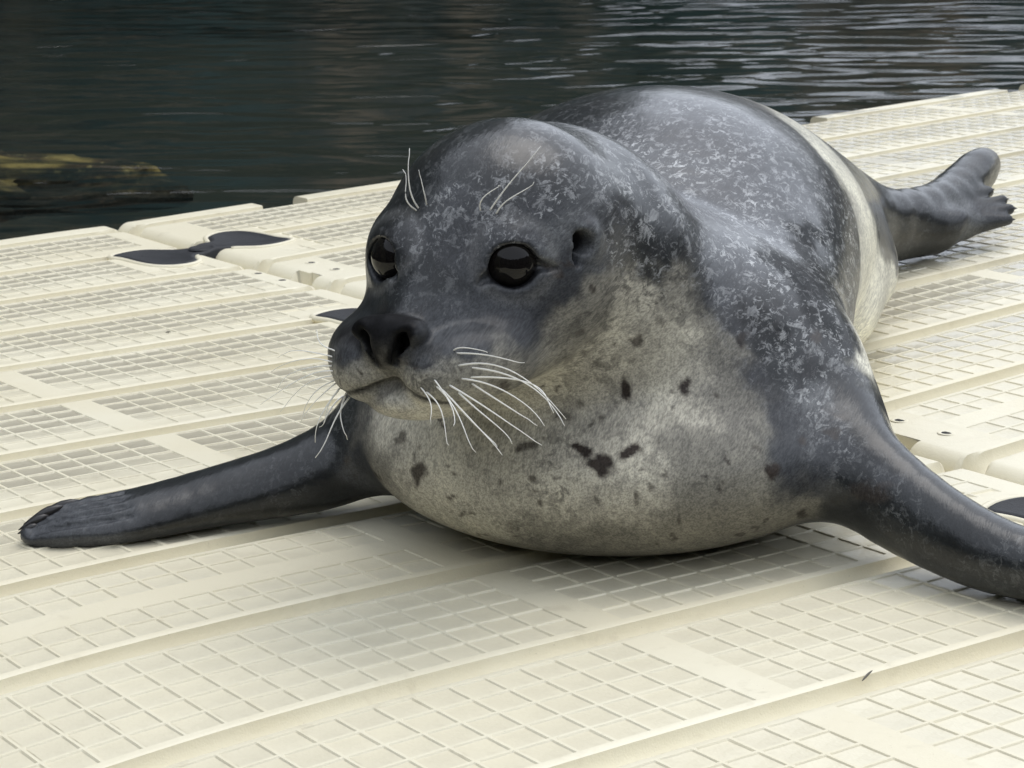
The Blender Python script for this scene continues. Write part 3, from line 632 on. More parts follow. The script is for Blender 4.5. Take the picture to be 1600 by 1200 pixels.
(11.75, 78.39, 5.75, 0.74, 0.72, 0.62, 0, 0, 0.2),(9.81, 63.81, 4.3, 0.013, 0.015, 0.017, 0, 0, 0),(9.93, 63.09, 3.84, 0.013, 0.015, 0.017, 0, 0, 0),(13.9, 85.77, 2.59, 0.74, 0.72, 0.62, 0, 0, 0.2),
(12.95, 82.53, 3.41, 0.74, 0.72, 0.62, 0, 0, 0.2),(12.61, 81.26, 2.5, 0.74, 0.72, 0.62, 0, 0, 0.2),(3.09, 61.68, 10.39, 0.013, 0.015, 0.017, 0.5, 0, 0.8),(3.51, 61.38, 9.82, 0.013, 0.015, 0.017, 0.5, 0, 0.8),
(3.83, 61.12, 9.16, 0.013, 0.015, 0.017, 0.5, 0, 0.8),(-2.28, 56.08, 7.99, 0.044, 0.047, 0.053, 0.1, 0, 0.4),(-2.73, 56.25, 7.93, 0.013, 0.015, 0.017, 0.1, 0, 0.5),(4.24, 61.17, 8.45, 0.013, 0.015, 0.017, 0.3, 0.5, 0.3),
(4.56, 73.29, 10.56, 0.095, 0.1, 0.107, 0.4, 0, 1),(5.49, 73.32, 10.47, 0.044, 0.047, 0.053, 0.7, 0, 1),(6.85, 72.97, 10.01, 0.044, 0.047, 0.053, 0.7, 0, 1),(5.29, 75.69, 10.81, 0.013, 0.015, 0.017, 0, 0, 1),
(6.72, 76.06, 10.52, 0.013, 0.015, 0.017, 0, 0, 1),(7.98, 75.52, 9.98, 0.013, 0.015, 0.017, 0.4, 0.3, 0.8),(9.07, 74.44, 9.09, 0.013, 0.015, 0.017, 0.4, 0.5, 0.6),(9.93, 74.01, 8.05, 0.013, 0.015, 0.017, 0.75, 0.8, 0.5),
(10.36, 73.71, 7.18, 0.013, 0.015, 0.017, 0.75, 0.8, 0.5),(10.54, 73.09, 6.22, 0.013, 0.015, 0.017, 0.75, 0.8, 0.5),(10.28, 71.13, 5.38, 0.013, 0.015, 0.017, 0.75, 0.8, 0.5),(9.22, 64.62, 5.55, 0.013, 0.015, 0.017, 0.75, 0.8, 0.5),
(2.4, 73.53, 10.45, 0.013, 0.015, 0.017, 0.2, 0, 0.7),(4.02, 74.53, 10.78, 0.013, 0.015, 0.017, 0, 0, 1),(9.48, 68.86, 6.01, 0.013, 0.015, 0.017, 0.6, 0.8, 1),(9.4, 69.58, 6.63, 0.013, 0.015, 0.017, 0.6, 0.8, 1),
(9.17, 72.72, 8.45, 0.013, 0.015, 0.017, 0.5, 0.6, 0.6),(10.76, 77.49, 7.82, 0.74, 0.72, 0.62, 0, 0, 0.4),(11.27, 77.92, 7.04, 0.74, 0.72, 0.62, 0, 0, 0.3),(11.91, 79.74, 6.2, 0.74, 0.72, 0.62, 0, 0, 0.3),
(11.18, 75.63, 5.56, 0.74, 0.72, 0.62, 0, 0.1, 0.3),(12.29, 80.56, 3.58, 0.74, 0.72, 0.62, 0, 0.1, 0.2),(11.83, 79.39, 2.68, 0.74, 0.72, 0.62, 0, 0.1, 0.2),(13.09, 83.16, 2.42, 0.74, 0.72, 0.62, 0, 0, 0.2),
(13.6, 84.61, 2.77, 0.74, 0.72, 0.62, 0, 0, 0.2),(8.96, 69.31, 7.08, 0.013, 0.015, 0.017, 0.55, 1, 0.15),(7.9, 65.08, 6.9, 0.013, 0.015, 0.017, 0.55, 1, 0.15),(9.03, 67.06, 6.17, 0.013, 0.015, 0.017, 0.55, 1, 0.15),
(7.09, 62.31, 5.9, 0.013, 0.015, 0.017, 0.55, 1, 0.15),(6.36, 61.69, 5.72, 0.013, 0.015, 0.017, 0.4, 0.8, 0.6),(7.76, 61.97, 4.89, 0.013, 0.015, 0.017, 0.4, 0.7, 0.7),(7.52, 63.11, 6.26, 0.013, 0.015, 0.017, 0.6, 0.8, 0.8),
(9.74, 64.98, 4.79, 0.74, 0.72, 0.62, 0, 0, 0.2),(12.27, 83.62, 6.71, 0.013, 0.015, 0.017, 0, 0, 0.8),(13.3, 87.31, 5.65, 0.013, 0.015, 0.017, 0, 0, 0.8),(12.93, 83.88, 5.21, 0.013, 0.015, 0.017, 0.3, 0, 0.8),
(13.33, 84.51, 4.31, 0.013, 0.015, 0.017, 0.1, 0, 0.8),(13.78, 85.5, 3.77, 0.044, 0.047, 0.053, 0, 0.2, 0.6),(16.45, 97.11, 3.04, 0.013, 0.015, 0.017, 0.1, 0, 0.9),(17.8, 99.0, 3.5, 0.013, 0.015, 0.017, 0.1, 0, 0.9),
(19.14, 102.06, 4.14, 0.013, 0.015, 0.017, 0.1, 0, 0.9),(20.73, 104.62, 4.54, 0.013, 0.015, 0.017, 0, 0, 0.9),(18.07, 98.57, 2.23, 0.013, 0.015, 0.017, 0, 0, 0.6),(19.35, 100.08, 2.78, 0.095, 0.1, 0.107, 0, 0.4, 0.4),
(20.31, 100.96, 2.9, 0.044, 0.047, 0.053, 0, 0.5, 0.4),(21.37, 105.3, 3.67, 0.225, 0.215, 0.185, 0, 0.3, 0.4),(19.95, 101.79, 3.32, 0.013, 0.015, 0.017, 0, 0, 0.6),(18.56, 98.78, 2.73, 0.044, 0.047, 0.053, 0, 0.2, 0.5),
(-5.39, 65.29, 2.46, 0.013, 0.015, 0.017, 0.1, 0, 1),(-6.24, 64.8, 1.89, 0.013, 0.015, 0.017, 0.1, 0, 1),(-7.95, 64.1, 1.15, 0.013, 0.015, 0.017, 0.05, 0, 1),(-9.66, 63.81, 1.07, 0.013, 0.015, 0.017, 0.05, 0, 1),
(-11.37, 63.54, 0.79, 0.044, 0.047, 0.053, 0.05, 0, 0.9),(-12.98, 63.54, 0.46, 0.044, 0.047, 0.053, 0, 0, 0.7),(-4.62, 64.65, 0.97, 0.013, 0.015, 0.017, 0, 0, 0.6),(-5.7, 65.19, 2.29, 0.013, 0.015, 0.017, 0, 0, 1),
(-4.85, 65.64, 3.1, 0.013, 0.015, 0.017, 0.1, 0, 1),(-8.84, 64.45, 1.36, 0.013, 0.015, 0.017, 0, 0, 0.8),(9.72, 59.07, 1.88, 0.013, 0.015, 0.017, 0.15, 0, 1),(10.43, 58.25, 1.6, 0.013, 0.015, 0.017, 0.1, 0, 1),
(11.09, 57.47, 1.17, 0.013, 0.015, 0.017, 0.1, 0, 1),(12.22, 56.59, 1.25, 0.013, 0.015, 0.017, 0.1, 0, 1),(11.14, 57.96, 1.95, 0.013, 0.015, 0.017, 0, 0, 1),(10.5, 58.86, 2.31, 0.013, 0.015, 0.017, 0, 0, 1),
(9.51, 59.58, 0.88, 0.013, 0.015, 0.017, 0, 0, 0.8),(11.2, 57.85, 0.4, 0.013, 0.015, 0.017, 0, 0, 0.8),(-2.5, 75, 7, 0.044, 0.047, 0.053, 0.7, 0.2, 1),(-1, 84, 8, 0.044, 0.047, 0.053, 0.7, 0.2, 1),
(2, 94, 6, 0.013, 0.015, 0.017, 0.5, 0.4, 1),(9, 98, 6, 0.013, 0.015, 0.017, 0.3, 0.3, 1),(4, 88, 9, 0.044, 0.047, 0.053, 0.6, 0.2, 1),(5, 94, 7.5, 0.013, 0.015, 0.017, 0.5, 0.4, 1),
(-3, 70, 3, 0.225, 0.215, 0.185, 0.1, 0.3, 0.4),(-2, 80, 3, 0.225, 0.215, 0.185, 0.1, 0.5, 0.4),(1, 90, 3, 0.225, 0.215, 0.185, 0.1, 0.5, 0.4),(6, 100, 3, 0.013, 0.015, 0.017, 0.1, 0, 0.8),
(16, 56, 1, 0.013, 0.015, 0.017, 0, 0, 1),(19, 105, 2.5, 0.013, 0.015, 0.017, 0, 0, 0.8)]
SPOTS=[(2.012, 57.905, 7.905, 0.141, -0.0, -0.001, -0.001, -0.021, -0.091, 0.8),(3.215, 59.951, 6.195, 0.13, -0.0, -0.001, -0.002, -0.048, -0.206, 0.8),(2.855, 60.063, 4.935, 0.177, 0.007, 0.029, 0.054, -0.073, -0.314, 1.0),(4.475, 60.447, 4.88, 0.181, -0.0, -0.002, -0.002, -0.041, -0.176, 1.0),
(1.685, 59.051, 3.67, 0.28, -0.018, -0.076, -0.039, -0.032, -0.137, 1.0),(2.225, 58.69, 3.315, 0.333, -0.044, -0.191, -0.106, -0.041, -0.176, 1.0),(2.855, 58.868, 3.585, 0.321, 0.006, 0.025, 0.011, -0.033, -0.141, 1.0),(3.482, 58.472, 2.858, 0.096, -0.0, -0.001, -0.001, -0.025, -0.11, 0.7),
(6.611, 59.438, 2.955, 0.188, 0.029, 0.126, 0.092, -0.03, -0.131, 1.0),(6.0, 61.567, 5.831, 0.173, 0.014, 0.06, 0.072, -0.046, -0.199, 1.0),(8.345, 60.831, 3.507, 0.2, -0.0, -0.002, -0.001, -0.03, -0.13, 0.7),(7.543, 60.39, 3.411, 0.165, -0.0, -0.001, -0.001, -0.019, -0.08, 0.8),
(7.535, 60.552, 1.399, 0.2, -0.0, -0.002, -0.002, -0.038, -0.163, 0.8),(-2.435, 60.593, 2.595, 0.165, -0.018, -0.077, -0.136, -0.064, -0.278, 0.9),(-3.701, 63.268, 1.777, 0.087, -0.0, -0.001, -0.001, -0.028, -0.118, 0.8),(-4.517, 64.422, 1.878, 0.071, -0.0, -0.001, -0.001, -0.024, -0.103, 0.8),
(-2.944, 61.619, 3.263, 0.079, -0.007, -0.029, -0.071, -0.043, -0.184, 0.7),(0.416, 59.402, 3.678, 0.228, -0.0, -0.002, -0.001, -0.033, -0.142, 0.8),(-0.167, 55.589, 6.067, 0.292, -0.018, -0.079, -0.024, -0.02, -0.085, 0.5),(1.325, 59.855, 4.305, 0.131, -0.0, -0.001, -0.001, -0.03, -0.127, 0.6),
(8.1, 62.889, 5.592, 0.136, -0.0, -0.001, -0.002, -0.046, -0.199, 0.9),(9.158, 59.768, 2.229, 0.396, -0.025, -0.107, -0.062, -0.05, -0.216, 0.7),(9.55, 59.623, 2.468, 0.229, -0.0, -0.002, -0.001, -0.022, -0.096, 0.5),(2.604, 59.644, 6.105, 0.113, -0.0, -0.001, -0.001, -0.015, -0.063, 0.6),
(1.661, 57.804, 6.915, 0.11, -0.0, -0.001, -0.001, -0.014, -0.061, 0.6),(2.193, 59.624, 5.689, 0.097, -0.0, -0.001, -0.0, -0.011, -0.047, 0.6),(4.025, 59.93, 4.414, 0.065, -0.0, -0.001, -0.001, -0.015, -0.064, 0.6),(1.07, 58.723, 3.017, 0.081, -0.0, -0.001, -0.001, -0.015, -0.063, 0.6),
(2.135, 58.441, 2.415, 0.064, -0.0, -0.001, -0.001, -0.025, -0.11, 0.6),(8.525, 61.276, 3.879, 0.167, -0.0, -0.001, -0.001, -0.023, -0.098, 0.5),(-0.899, 60.696, 4.305, 0.228, -0.01, -0.041, -0.012, -0.015, -0.063, 0.35),(7.428, 60.333, 1.544, 0.133, -0.0, -0.001, -0.001, -0.03, -0.13, 0.6),
(2.585, 59.891, 4.453, 0.082, -0.0, -0.001, -0.001, -0.03, -0.127, 0.4),(1.685, 58.03, 9.321, 0.093, -0.0, -0.001, -0.001, -0.028, -0.121, 0.5),(1.055, 57.093, 8.513, 0.291, -0.039, -0.167, -0.047, -0.018, -0.077, 0.8),(1.348, 57.757, 8.571, 0.161, -0.021, -0.092, -0.039, -0.015, -0.065, 0.7),
(3.035, 58.406, 2.595, 0.068, 0.005, 0.022, 0.03, -0.02, -0.086, 0.823),(-2.426, 60.961, 3.288, 0.069, 0.01, 0.041, 0.042, -0.015, -0.066, 0.54),(1.685, 59.921, 4.575, 0.049, -0.009, -0.039, -0.047, -0.013, -0.055, 0.576),(-0.115, 59.507, 1.436, 0.067, 0.006, 0.028, 0.02, -0.01, -0.045, 0.549),
(3.035, 60.101, 5.115, 0.037, -0.004, -0.016, -0.037, -0.019, -0.081, 0.575),(6.375, 59.67, 1.509, 0.053, 0.001, 0.002, 0.004, -0.022, -0.094, 0.737),(-0.795, 60.437, 1.018, 0.06, 0.008, 0.035, 0.051, -0.019, -0.082, 0.605),(0.695, 59.694, 5.045, 0.045, -0.003, -0.013, -0.013, -0.01, -0.041, 0.711),
(-2.672, 60.899, 2.217, 0.051, 0.005, 0.023, 0.025, -0.012, -0.053, 0.668),(0.245, 59.388, 3.601, 0.055, 0.01, 0.041, 0.027, -0.008, -0.034, 0.508),(4.204, 58.624, 1.96, 0.04, -0.002, -0.008, -0.017, -0.019, -0.081, 0.702),(-2.274, 54.816, 6.733, 0.04, -0.004, -0.018, -0.036, -0.018, -0.077, 0.765),
(5.918, 59.858, 1.136, 0.056, 0.0, 0.001, 0.002, -0.014, -0.06, 0.771),(-1.643, 59.947, 2.149, 0.059, -0.01, -0.044, -0.055, -0.016, -0.07, 0.831),(-1.82, 61.119, 3.867, 0.065, -0.004, -0.015, -0.022, -0.021, -0.09, 0.823),(2.405, 59.763, 4.31, 0.044, -0.007, -0.029, -0.029, -0.01, -0.041, 0.552),
(3.665, 59.308, 1.049, 0.037, 0.007, 0.029, 0.027, -0.008, -0.033, 0.687),(1.055, 59.936, 4.665, 0.065, -0.001, -0.004, -0.006, -0.02, -0.086, 0.648),(-2.136, 62.247, 0.842, 0.04, 0.004, 0.019, 0.032, -0.015, -0.063, 0.546),(4.025, 58.993, 1.373, 0.056, -0.008, -0.034, -0.045, -0.016, -0.071, 0.652),
(-1.316, 60.0, 1.662, 0.041, 0.008, 0.033, 0.043, -0.012, -0.051, 0.798),(6.275, 59.691, 3.568, 0.061, -0.001, -0.002, -0.003, -0.019, -0.08, 0.602),(1.085, 59.633, 5.163, 0.045, 0.007, 0.032, 0.057, -0.018, -0.076, 0.719),(1.955, 59.679, 4.204, 0.041, 0.004, 0.016, 0.021, -0.012, -0.051, 0.804),
(0.671, 58.736, 2.325, 0.07, 0.004, 0.015, 0.017, -0.018, -0.076, 0.766),(0.673, 58.737, 2.685, 0.048, 0.004, 0.018, 0.024, -0.014, -0.062, 0.742),(0.065, 59.659, 1.224, 0.052, -0.01, -0.042, -0.048, -0.013, -0.056, 0.691),(-0.288, 59.113, 2.77, 0.058, 0.003, 0.011, 0.017, -0.019, -0.083, 0.779),
(0.515, 58.857, 2.955, 0.069, -0.003, -0.015, -0.019, -0.019, -0.083, 0.795),(5.285, 58.786, 2.685, 0.08, 0.0, 0.001, 0.002, -0.021, -0.092, 0.685),(-1.144, 59.814, 1.745, 0.077, 0.005, 0.02, 0.018, -0.015, -0.065, 0.752),(4.115, 60.333, 4.83, 0.071, 0.004, 0.016, 0.016, -0.016, -0.071, 0.647),
(3.035, 58.405, 2.415, 0.052, -0.009, -0.04, -0.05, -0.014, -0.062, 0.556),(1.384, 58.643, 2.992, 0.048, 0.002, 0.008, 0.014, -0.018, -0.076, 0.515),(1.685, 59.921, 4.665, 0.042, -0.003, -0.011, -0.013, -0.011, -0.046, 0.564),(-0.777, 54.854, 6.796, 0.054, 0.002, 0.008, 0.008, -0.013, -0.055, 0.707),
(-0.467, 59.675, 1.443, 0.039, -0.003, -0.013, -0.02, -0.014, -0.06, 0.644),(-1.614, 60.249, 1.638, 0.056, 0.002, 0.008, 0.006, -0.01, -0.042, 0.533),(2.315, 59.612, 4.183, 0.058, 0.006, 0.026, 0.04, -0.02, -0.084, 0.647),(4.754, 58.708, 2.964, 0.055, 0.002, 0.007, 0.006, -0.011, -0.047, 0.697),
(6.27, 60.755, 0.735, 0.058, 0.008, 0.034, 0.032, -0.012, -0.052, 0.5),(-1.644, 60.036, 3.044, 0.065, 0.003, 0.011, 0.008, -0.011, -0.047, 0.812),(0.785, 59.436, 3.821, 0.04, 0.007, 0.029, 0.035, -0.01, -0.044, 0.633),(6.221, 59.815, 1.294, 0.052, 0.009, 0.039, 0.035, -0.01, -0.043, 0.674),
(1.145, 59.833, 4.233, 0.077, -0.006, -0.024, -0.021, -0.015, -0.064, 0.667),(-1.563, 59.865, 2.782, 0.055, 0.005, 0.022, 0.022, -0.012, -0.052, 0.789),(-2.548, 60.841, 2.962, 0.049, 0.005, 0.019, 0.036, -0.02, -0.087, 0.586),(-0.143, 55.649, 6.046, 0.075, 0.002, 0.01, 0.008, -0.012, -0.051, 0.666),
(3.215, 58.568, 3.144, 0.066, 0.006, 0.024, 0.016, -0.01, -0.043, 0.605),(2.23, 59.684, 4.231, 0.053, -0.001, -0.003, -0.004, -0.016, -0.069, 0.626),(4.117, 58.707, 3.232, 0.042, -0.001, -0.003, -0.004, -0.012, -0.053, 0.821),(5.444, 59.081, 3.283, 0.041, -0.001, -0.004, -0.009, -0.019, -0.082, 0.701),
(3.755, 58.566, 3.053, 0.059, -0.002, -0.01, -0.015, -0.02, -0.088, 0.637),(5.195, 60.455, 4.694, 0.044, -0.007, -0.03, -0.051, -0.016, -0.071, 0.793),(3.665, 59.158, 3.829, 0.044, 0.006, 0.027, 0.045, -0.016, -0.07, 0.55),(2.683, 59.69, 6.097, 0.064, -0.008, -0.034, -0.02, -0.009, -0.037, 0.576),
(3.681, 60.193, 7.095, 0.055, 0.005, 0.023, 0.023, -0.012, -0.053, 0.599),(1.357, 58.39, 6.07, 0.091, 0.006, 0.025, 0.017, -0.014, -0.059, 0.415),(3.781, 60.275, 6.735, 0.077, 0.005, 0.022, 0.018, -0.014, -0.059, 0.44),(2.128, 59.797, 5.295, 0.056, -0.002, -0.007, -0.007, -0.012, -0.051, 0.448),
(3.128, 59.756, 7.185, 0.044, -0.007, -0.03, -0.025, -0.008, -0.036, 0.417),(3.009, 59.981, 5.655, 0.091, -0.002, -0.009, -0.004, -0.008, -0.036, 0.494),(3.035, 59.85, 6.195, 0.076, -0.013, -0.054, -0.026, -0.008, -0.035, 0.609),(1.721, 58.834, 6.159, 0.072, 0.001, 0.005, 0.004, -0.014, -0.059, 0.586),
(2.054, 59.125, 6.274, 0.06, 0.0, 0.001, 0.001, -0.013, -0.055, 0.44),(-3.945, 55.665, 6.523, 0.033, -0.0, -0.0, -0.0, -0.008, -0.032, 0.7),(-1.375, 54.641, 6.735, 0.036, -0.0, -0.0, -0.0, -0.008, -0.035, 0.7),(-3.619, 55.48, 6.375, 0.033, -0.0, -0.0, -0.0, -0.008, -0.032, 0.7),
(-2.409, 54.862, 6.342, 0.036, -0.0, -0.0, -0.0, -0.008, -0.035, 0.7),(-4.043, 55.832, 6.645, 0.033, -0.0, -0.0, -0.0, -0.008, -0.032, 0.7),(-1.559, 54.608, 6.727, 0.036, -0.0, -0.0, -0.0, -0.008, -0.035, 0.7),(-3.535, 55.469, 6.465, 0.033, -0.0, -0.0, -0.0, -0.008, -0.032, 0.7),
(-2.027, 54.598, 6.285, 0.036, -0.0, -0.0, -0.0, -0.008, -0.035, 0.7),(-4.106, 55.873, 6.195, 0.033, -0.0, -0.0, -0.0, -0.008, -0.033, 0.7),(-2.448, 54.988, 6.731, 0.036, -0.0, -0.0, -0.0, -0.008, -0.035, 0.7),(-3.445, 55.455, 6.375, 0.033, -0.0, -0.0, -0.0, -0.008, -0.032, 0.7),
(-2.154, 54.761, 6.792, 0.036, -0.0, -0.0, -0.0, -0.008, -0.035, 0.7),(-3.445, 55.455, 6.375, 0.033, -0.0, -0.0, -0.0, -0.008, -0.032, 0.7),(-1.25, 54.682, 6.773, 0.036, -0.0, -0.0, -0.0, -0.008, -0.035, 0.7),(-3.715, 55.537, 6.555, 0.033, -0.0, -0.0, -0.0, -0.008, -0.032, 0.7),
(-2.155, 54.671, 6.624, 0.036, -0.0, -0.0, -0.0, -0.008, -0.035, 0.7),(-3.715, 55.537, 6.555, 0.033, -0.0, -0.0, -0.0, -0.008, -0.032, 0.7),(-1.915, 54.664, 6.803, 0.036, -0.0, -0.0, -0.0, -0.008, -0.035, 0.7),(-3.535, 55.463, 6.375, 0.033, -0.0, -0.0, -0.0, -0.008, -0.032, 0.7),
(-1.285, 54.618, 6.555, 0.036, -0.0, -0.0, -0.0, -0.008, -0.035, 0.7),(-3.535, 55.469, 6.465, 0.033, -0.0, -0.0, -0.0, -0.008, -0.032, 0.7),(-1.555, 54.549, 6.465, 0.036, -0.0, -0.0, -0.0, -0.008, -0.035, 0.7),(-3.591, 55.487, 6.521, 0.033, -0.0, -0.0, -0.0, -0.008, -0.032, 0.7),
(-2.368, 54.968, 6.831, 0.036, -0.0, -0.0, -0.0, -0.008, -0.035, 0.7),(-3.977, 55.814, 6.725, 0.033, -0.0, -0.0, -0.0, -0.008, -0.032, 0.7),(-1.12, 54.67, 6.555, 0.036, -0.0, -0.0, -0.0, -0.008, -0.035, 0.7),(-3.567, 55.585, 6.771, 0.033, -0.0, -0.0, -0.0, -0.008, -0.032, 0.7),
(-1.825, 54.577, 6.206, 0.036, -0.0, -0.0, -0.0, -0.008, -0.035, 0.7),(-3.715, 55.517, 6.465, 0.033, -0.0, -0.0, -0.0, -0.008, -0.032, 0.7),(-1.825, 54.656, 6.816, 0.036, -0.0, -0.0, -0.0, -0.008, -0.035, 0.7),(-4.007, 55.787, 6.645, 0.033, -0.0, -0.0, -0.0, -0.008, -0.032, 0.7),
(-1.915, 54.58, 6.628, 0.036, -0.0, -0.0, -0.0, -0.008, -0.035, 0.7)]
WHISKERS=[(-1.3, 54.9, 7.04, -0.44, 54.3, 7.09, 0.41, 53.81, 6.98, 0.7),(-1.26, 54.73, 6.77, 0.0, 53.94, 6.82, 1.24, 53.04, 5.87, 0.9),(-0.96, 54.81, 6.71, 0.29, 53.93, 6.56, 1.15, 53.01, 5.8, 1.0),(-1.19, 54.69, 6.48, -0.15, 53.91, 6.35, 0.75, 53.14, 5.76, 1.0),
(-0.97, 54.8, 6.36, -0.01, 53.99, 5.9, 0.55, 53.38, 5.75, 0.9),(-1.49, 54.62, 6.37, -0.45, 53.8, 5.88, 0.61, 53.1, 5.36, 1.0),(-1.27, 54.74, 6.16, -0.6, 53.98, 5.76, 0.03, 53.34, 5.25, 1.0),(-1.64, 54.6, 6.27, -0.89, 53.88, 5.63, -0.22, 53.34, 5.02, 1.0),
(-1.42, 54.72, 6.01, -0.82, 53.99, 5.53, -0.34, 53.44, 5.14, 0.9),(-1.78, 54.59, 6.35, -1.26, 53.93, 5.78, -0.89, 53.42, 5.07, 0.8),(-2.01, 54.66, 6.19, -1.63, 54.08, 5.74, -1.48, 53.67, 5.21, 0.7),(-2.16, 54.7, 6.33, -1.9, 54.24, 6.01, -1.84, 53.96, 5.61, 0.6),
(-1.04, 54.77, 6.49, 0.44, 53.97, 6.51, 0.89, 53.15, 5.95, 0.9),(-1.36, 54.95, 7.09, -0.95, 54.5, 7.23, -0.55, 54.21, 7.23, 0.5),(-1.84, 54.6, 6.54, -1.39, 53.97, 5.92, -1.3, 53.6, 5.56, 0.6),(-4.79, 66.3, 3.32, -5.22, 65.88, 2.78, -5.78, 65.59, 1.82, 0.9),
(-3.92, 56.39, 5.64, -4.25, 55.93, 5.15, -4.63, 55.64, 4.41, 1.0),(-4.0, 56.48, 5.68, -4.09, 56.05, 5.28, -3.97, 55.79, 4.7, 0.9),(-4.15, 56.43, 5.85, -4.52, 56.17, 5.41, -4.74, 56.1, 4.64, 0.7),(-4.28, 56.66, 6.0, -4.78, 56.67, 5.69, -5.16, 56.89, 5.0, 0.55),
(-4.27, 56.21, 6.34, -5.06, 56.42, 6.12, -6.02, 56.86, 5.37, 0.55),(-4.29, 56.3, 6.45, -4.99, 56.54, 6.36, -5.74, 57.02, 5.79, 0.5),(-4.28, 56.4, 6.65, -4.94, 56.68, 6.75, -5.64, 57.25, 6.55, 0.45),(-4.25, 56.31, 6.2, -4.92, 56.47, 5.98, -5.59, 56.86, 5.26, 0.5),
(-4.25, 56.57, 5.95, -4.65, 56.53, 5.64, -4.99, 56.73, 5.09, 0.6),(-4.21, 56.4, 6.8, -4.59, 56.58, 7.05, -4.74, 57.04, 7.14, 0.4),(-4.29, 56.31, 6.54, -5.06, 56.58, 6.55, -5.81, 57.1, 6.16, 0.45),(-4.18, 56.42, 5.79, -4.42, 56.22, 5.4, -4.54, 56.27, 4.95, 0.6),
(-2.21, 57.99, 9.96, -2.42, 57.75, 10.56, -2.45, 57.78, 11.49, 1.0),(-2.26, 57.97, 9.92, -2.49, 57.77, 10.33, -2.56, 57.82, 10.83, 0.8),(-2.02, 57.9, 10.07, -2.08, 57.6, 10.43, -2.15, 57.54, 10.93, 0.6),(-0.5, 57.27, 10.0, -0.0, 56.96, 10.73, 0.7, 56.85, 11.5, 0.8),
(-0.71, 57.28, 10.0, -0.54, 56.99, 10.43, -0.32, 56.86, 10.64, 0.6),(-0.35, 57.23, 9.92, 0.04, 56.9, 10.36, 0.57, 56.76, 10.76, 0.7)]

def seal_mat():
    m = NT('seal_coat')
    at = m.n('ShaderNodeAttribute', attribute_name='coat').outputs['Color']
    sep = m.n('ShaderNodeSeparateColor'); m.l(m.n('ShaderNodeAttribute', attribute_name='pattern').outputs['Color'], sep.inputs[0])
    fleck, blotch, wet = sep.outputs[0], sep.outputs[1], sep.outputs[2]
    ax = math.radians(32)
    v = m.coord(rot=(0, 0, -ax), scale=(.62, 1, 1))
    vs = m.coord(rot=(0, .35, -ax), scale=(.13, 1, 1))
    # pale flecks
    f1 = m.noise(v, 165, 5, .68, 1.0); f2 = m.noise(v, 34, 3, .6, .5)
    fm = m.math('MULTIPLY', m.ramp(f1, .545, .61), m.ramp(f2, .42, .56, .25, 1))
    f3 = m.ramp(m.noise(v, 105, 6, .75, .8), .53, .60)
    fm = m.math('MAXIMUM', fm, m.math('MULTIPLY', f3, .7))
    c = m.mix(m.math('MULTIPLY', fm, m.math('MULTIPLY', fleck, 1.)), at, (.46, .47, .48))
    # dark mottling
    b1 = m.ramp(m.noise(v, 90, 5, .7, .6), .48, .57); b2 = m.ramp(m.noise(v, 22, 2), .35, .6, .3, 1)
    c = m.mix(m.math('MULTIPLY', m.math('MULTIPLY', b1, b2), m.math('MULTIPLY', blotch, .85)), c, (.022, .022, .024))
    # short hair
    hair = m.noise(vs, 800, 3, .6); hair2 = m.noise(vs, 330, 3, .6)
    hm = m.math('ADD', m.math('MULTIPLY', hair, .6), m.math('MULTIPLY', hair2, .4))
    c = m.mix(1., c, m.mix(m.ramp(hm, .36, .64), (.66, .66, .67), (1.3, 1.3, 1.28)), 'MULTIPLY')
    big = m.noise(v, 16, 4); c = m.mix(1., c, m.mix(m.ramp(big, .3, .7), (.72, .72, .73), (1.22, 1.22, 1.20)), 'MULTIPLY')
    m.l(c, m.b.inputs['Base Color'])
    m.l(m.ramp(m.math('ADD', wet, m.math('MULTIPLY', m.math('SUBTRACT', f2, .5), .5)), .1, .95, .65, .42), m.b.inputs['Roughness'])
    m.l(m.math('MULTIPLY', wet, .85), m.b.inputs['Coat Weight']); m.b.inputs['Coat Roughness'].default_value = .15; m.b.inputs['Coat IOR'].default_value = 1.4
    m.l(m.ramp(wet, 0, 1, .10, .2), m.b.inputs['Specular IOR Level'])
    nb = m.bump(hm, .0006, .45); nb = m.bump(m.noise(v, 30, 3), .003, .5, nb)
    m.l(nb, m.b.inputs['Normal']); m.l(nb, m.b.inputs['Coat Normal'])
    return m.m
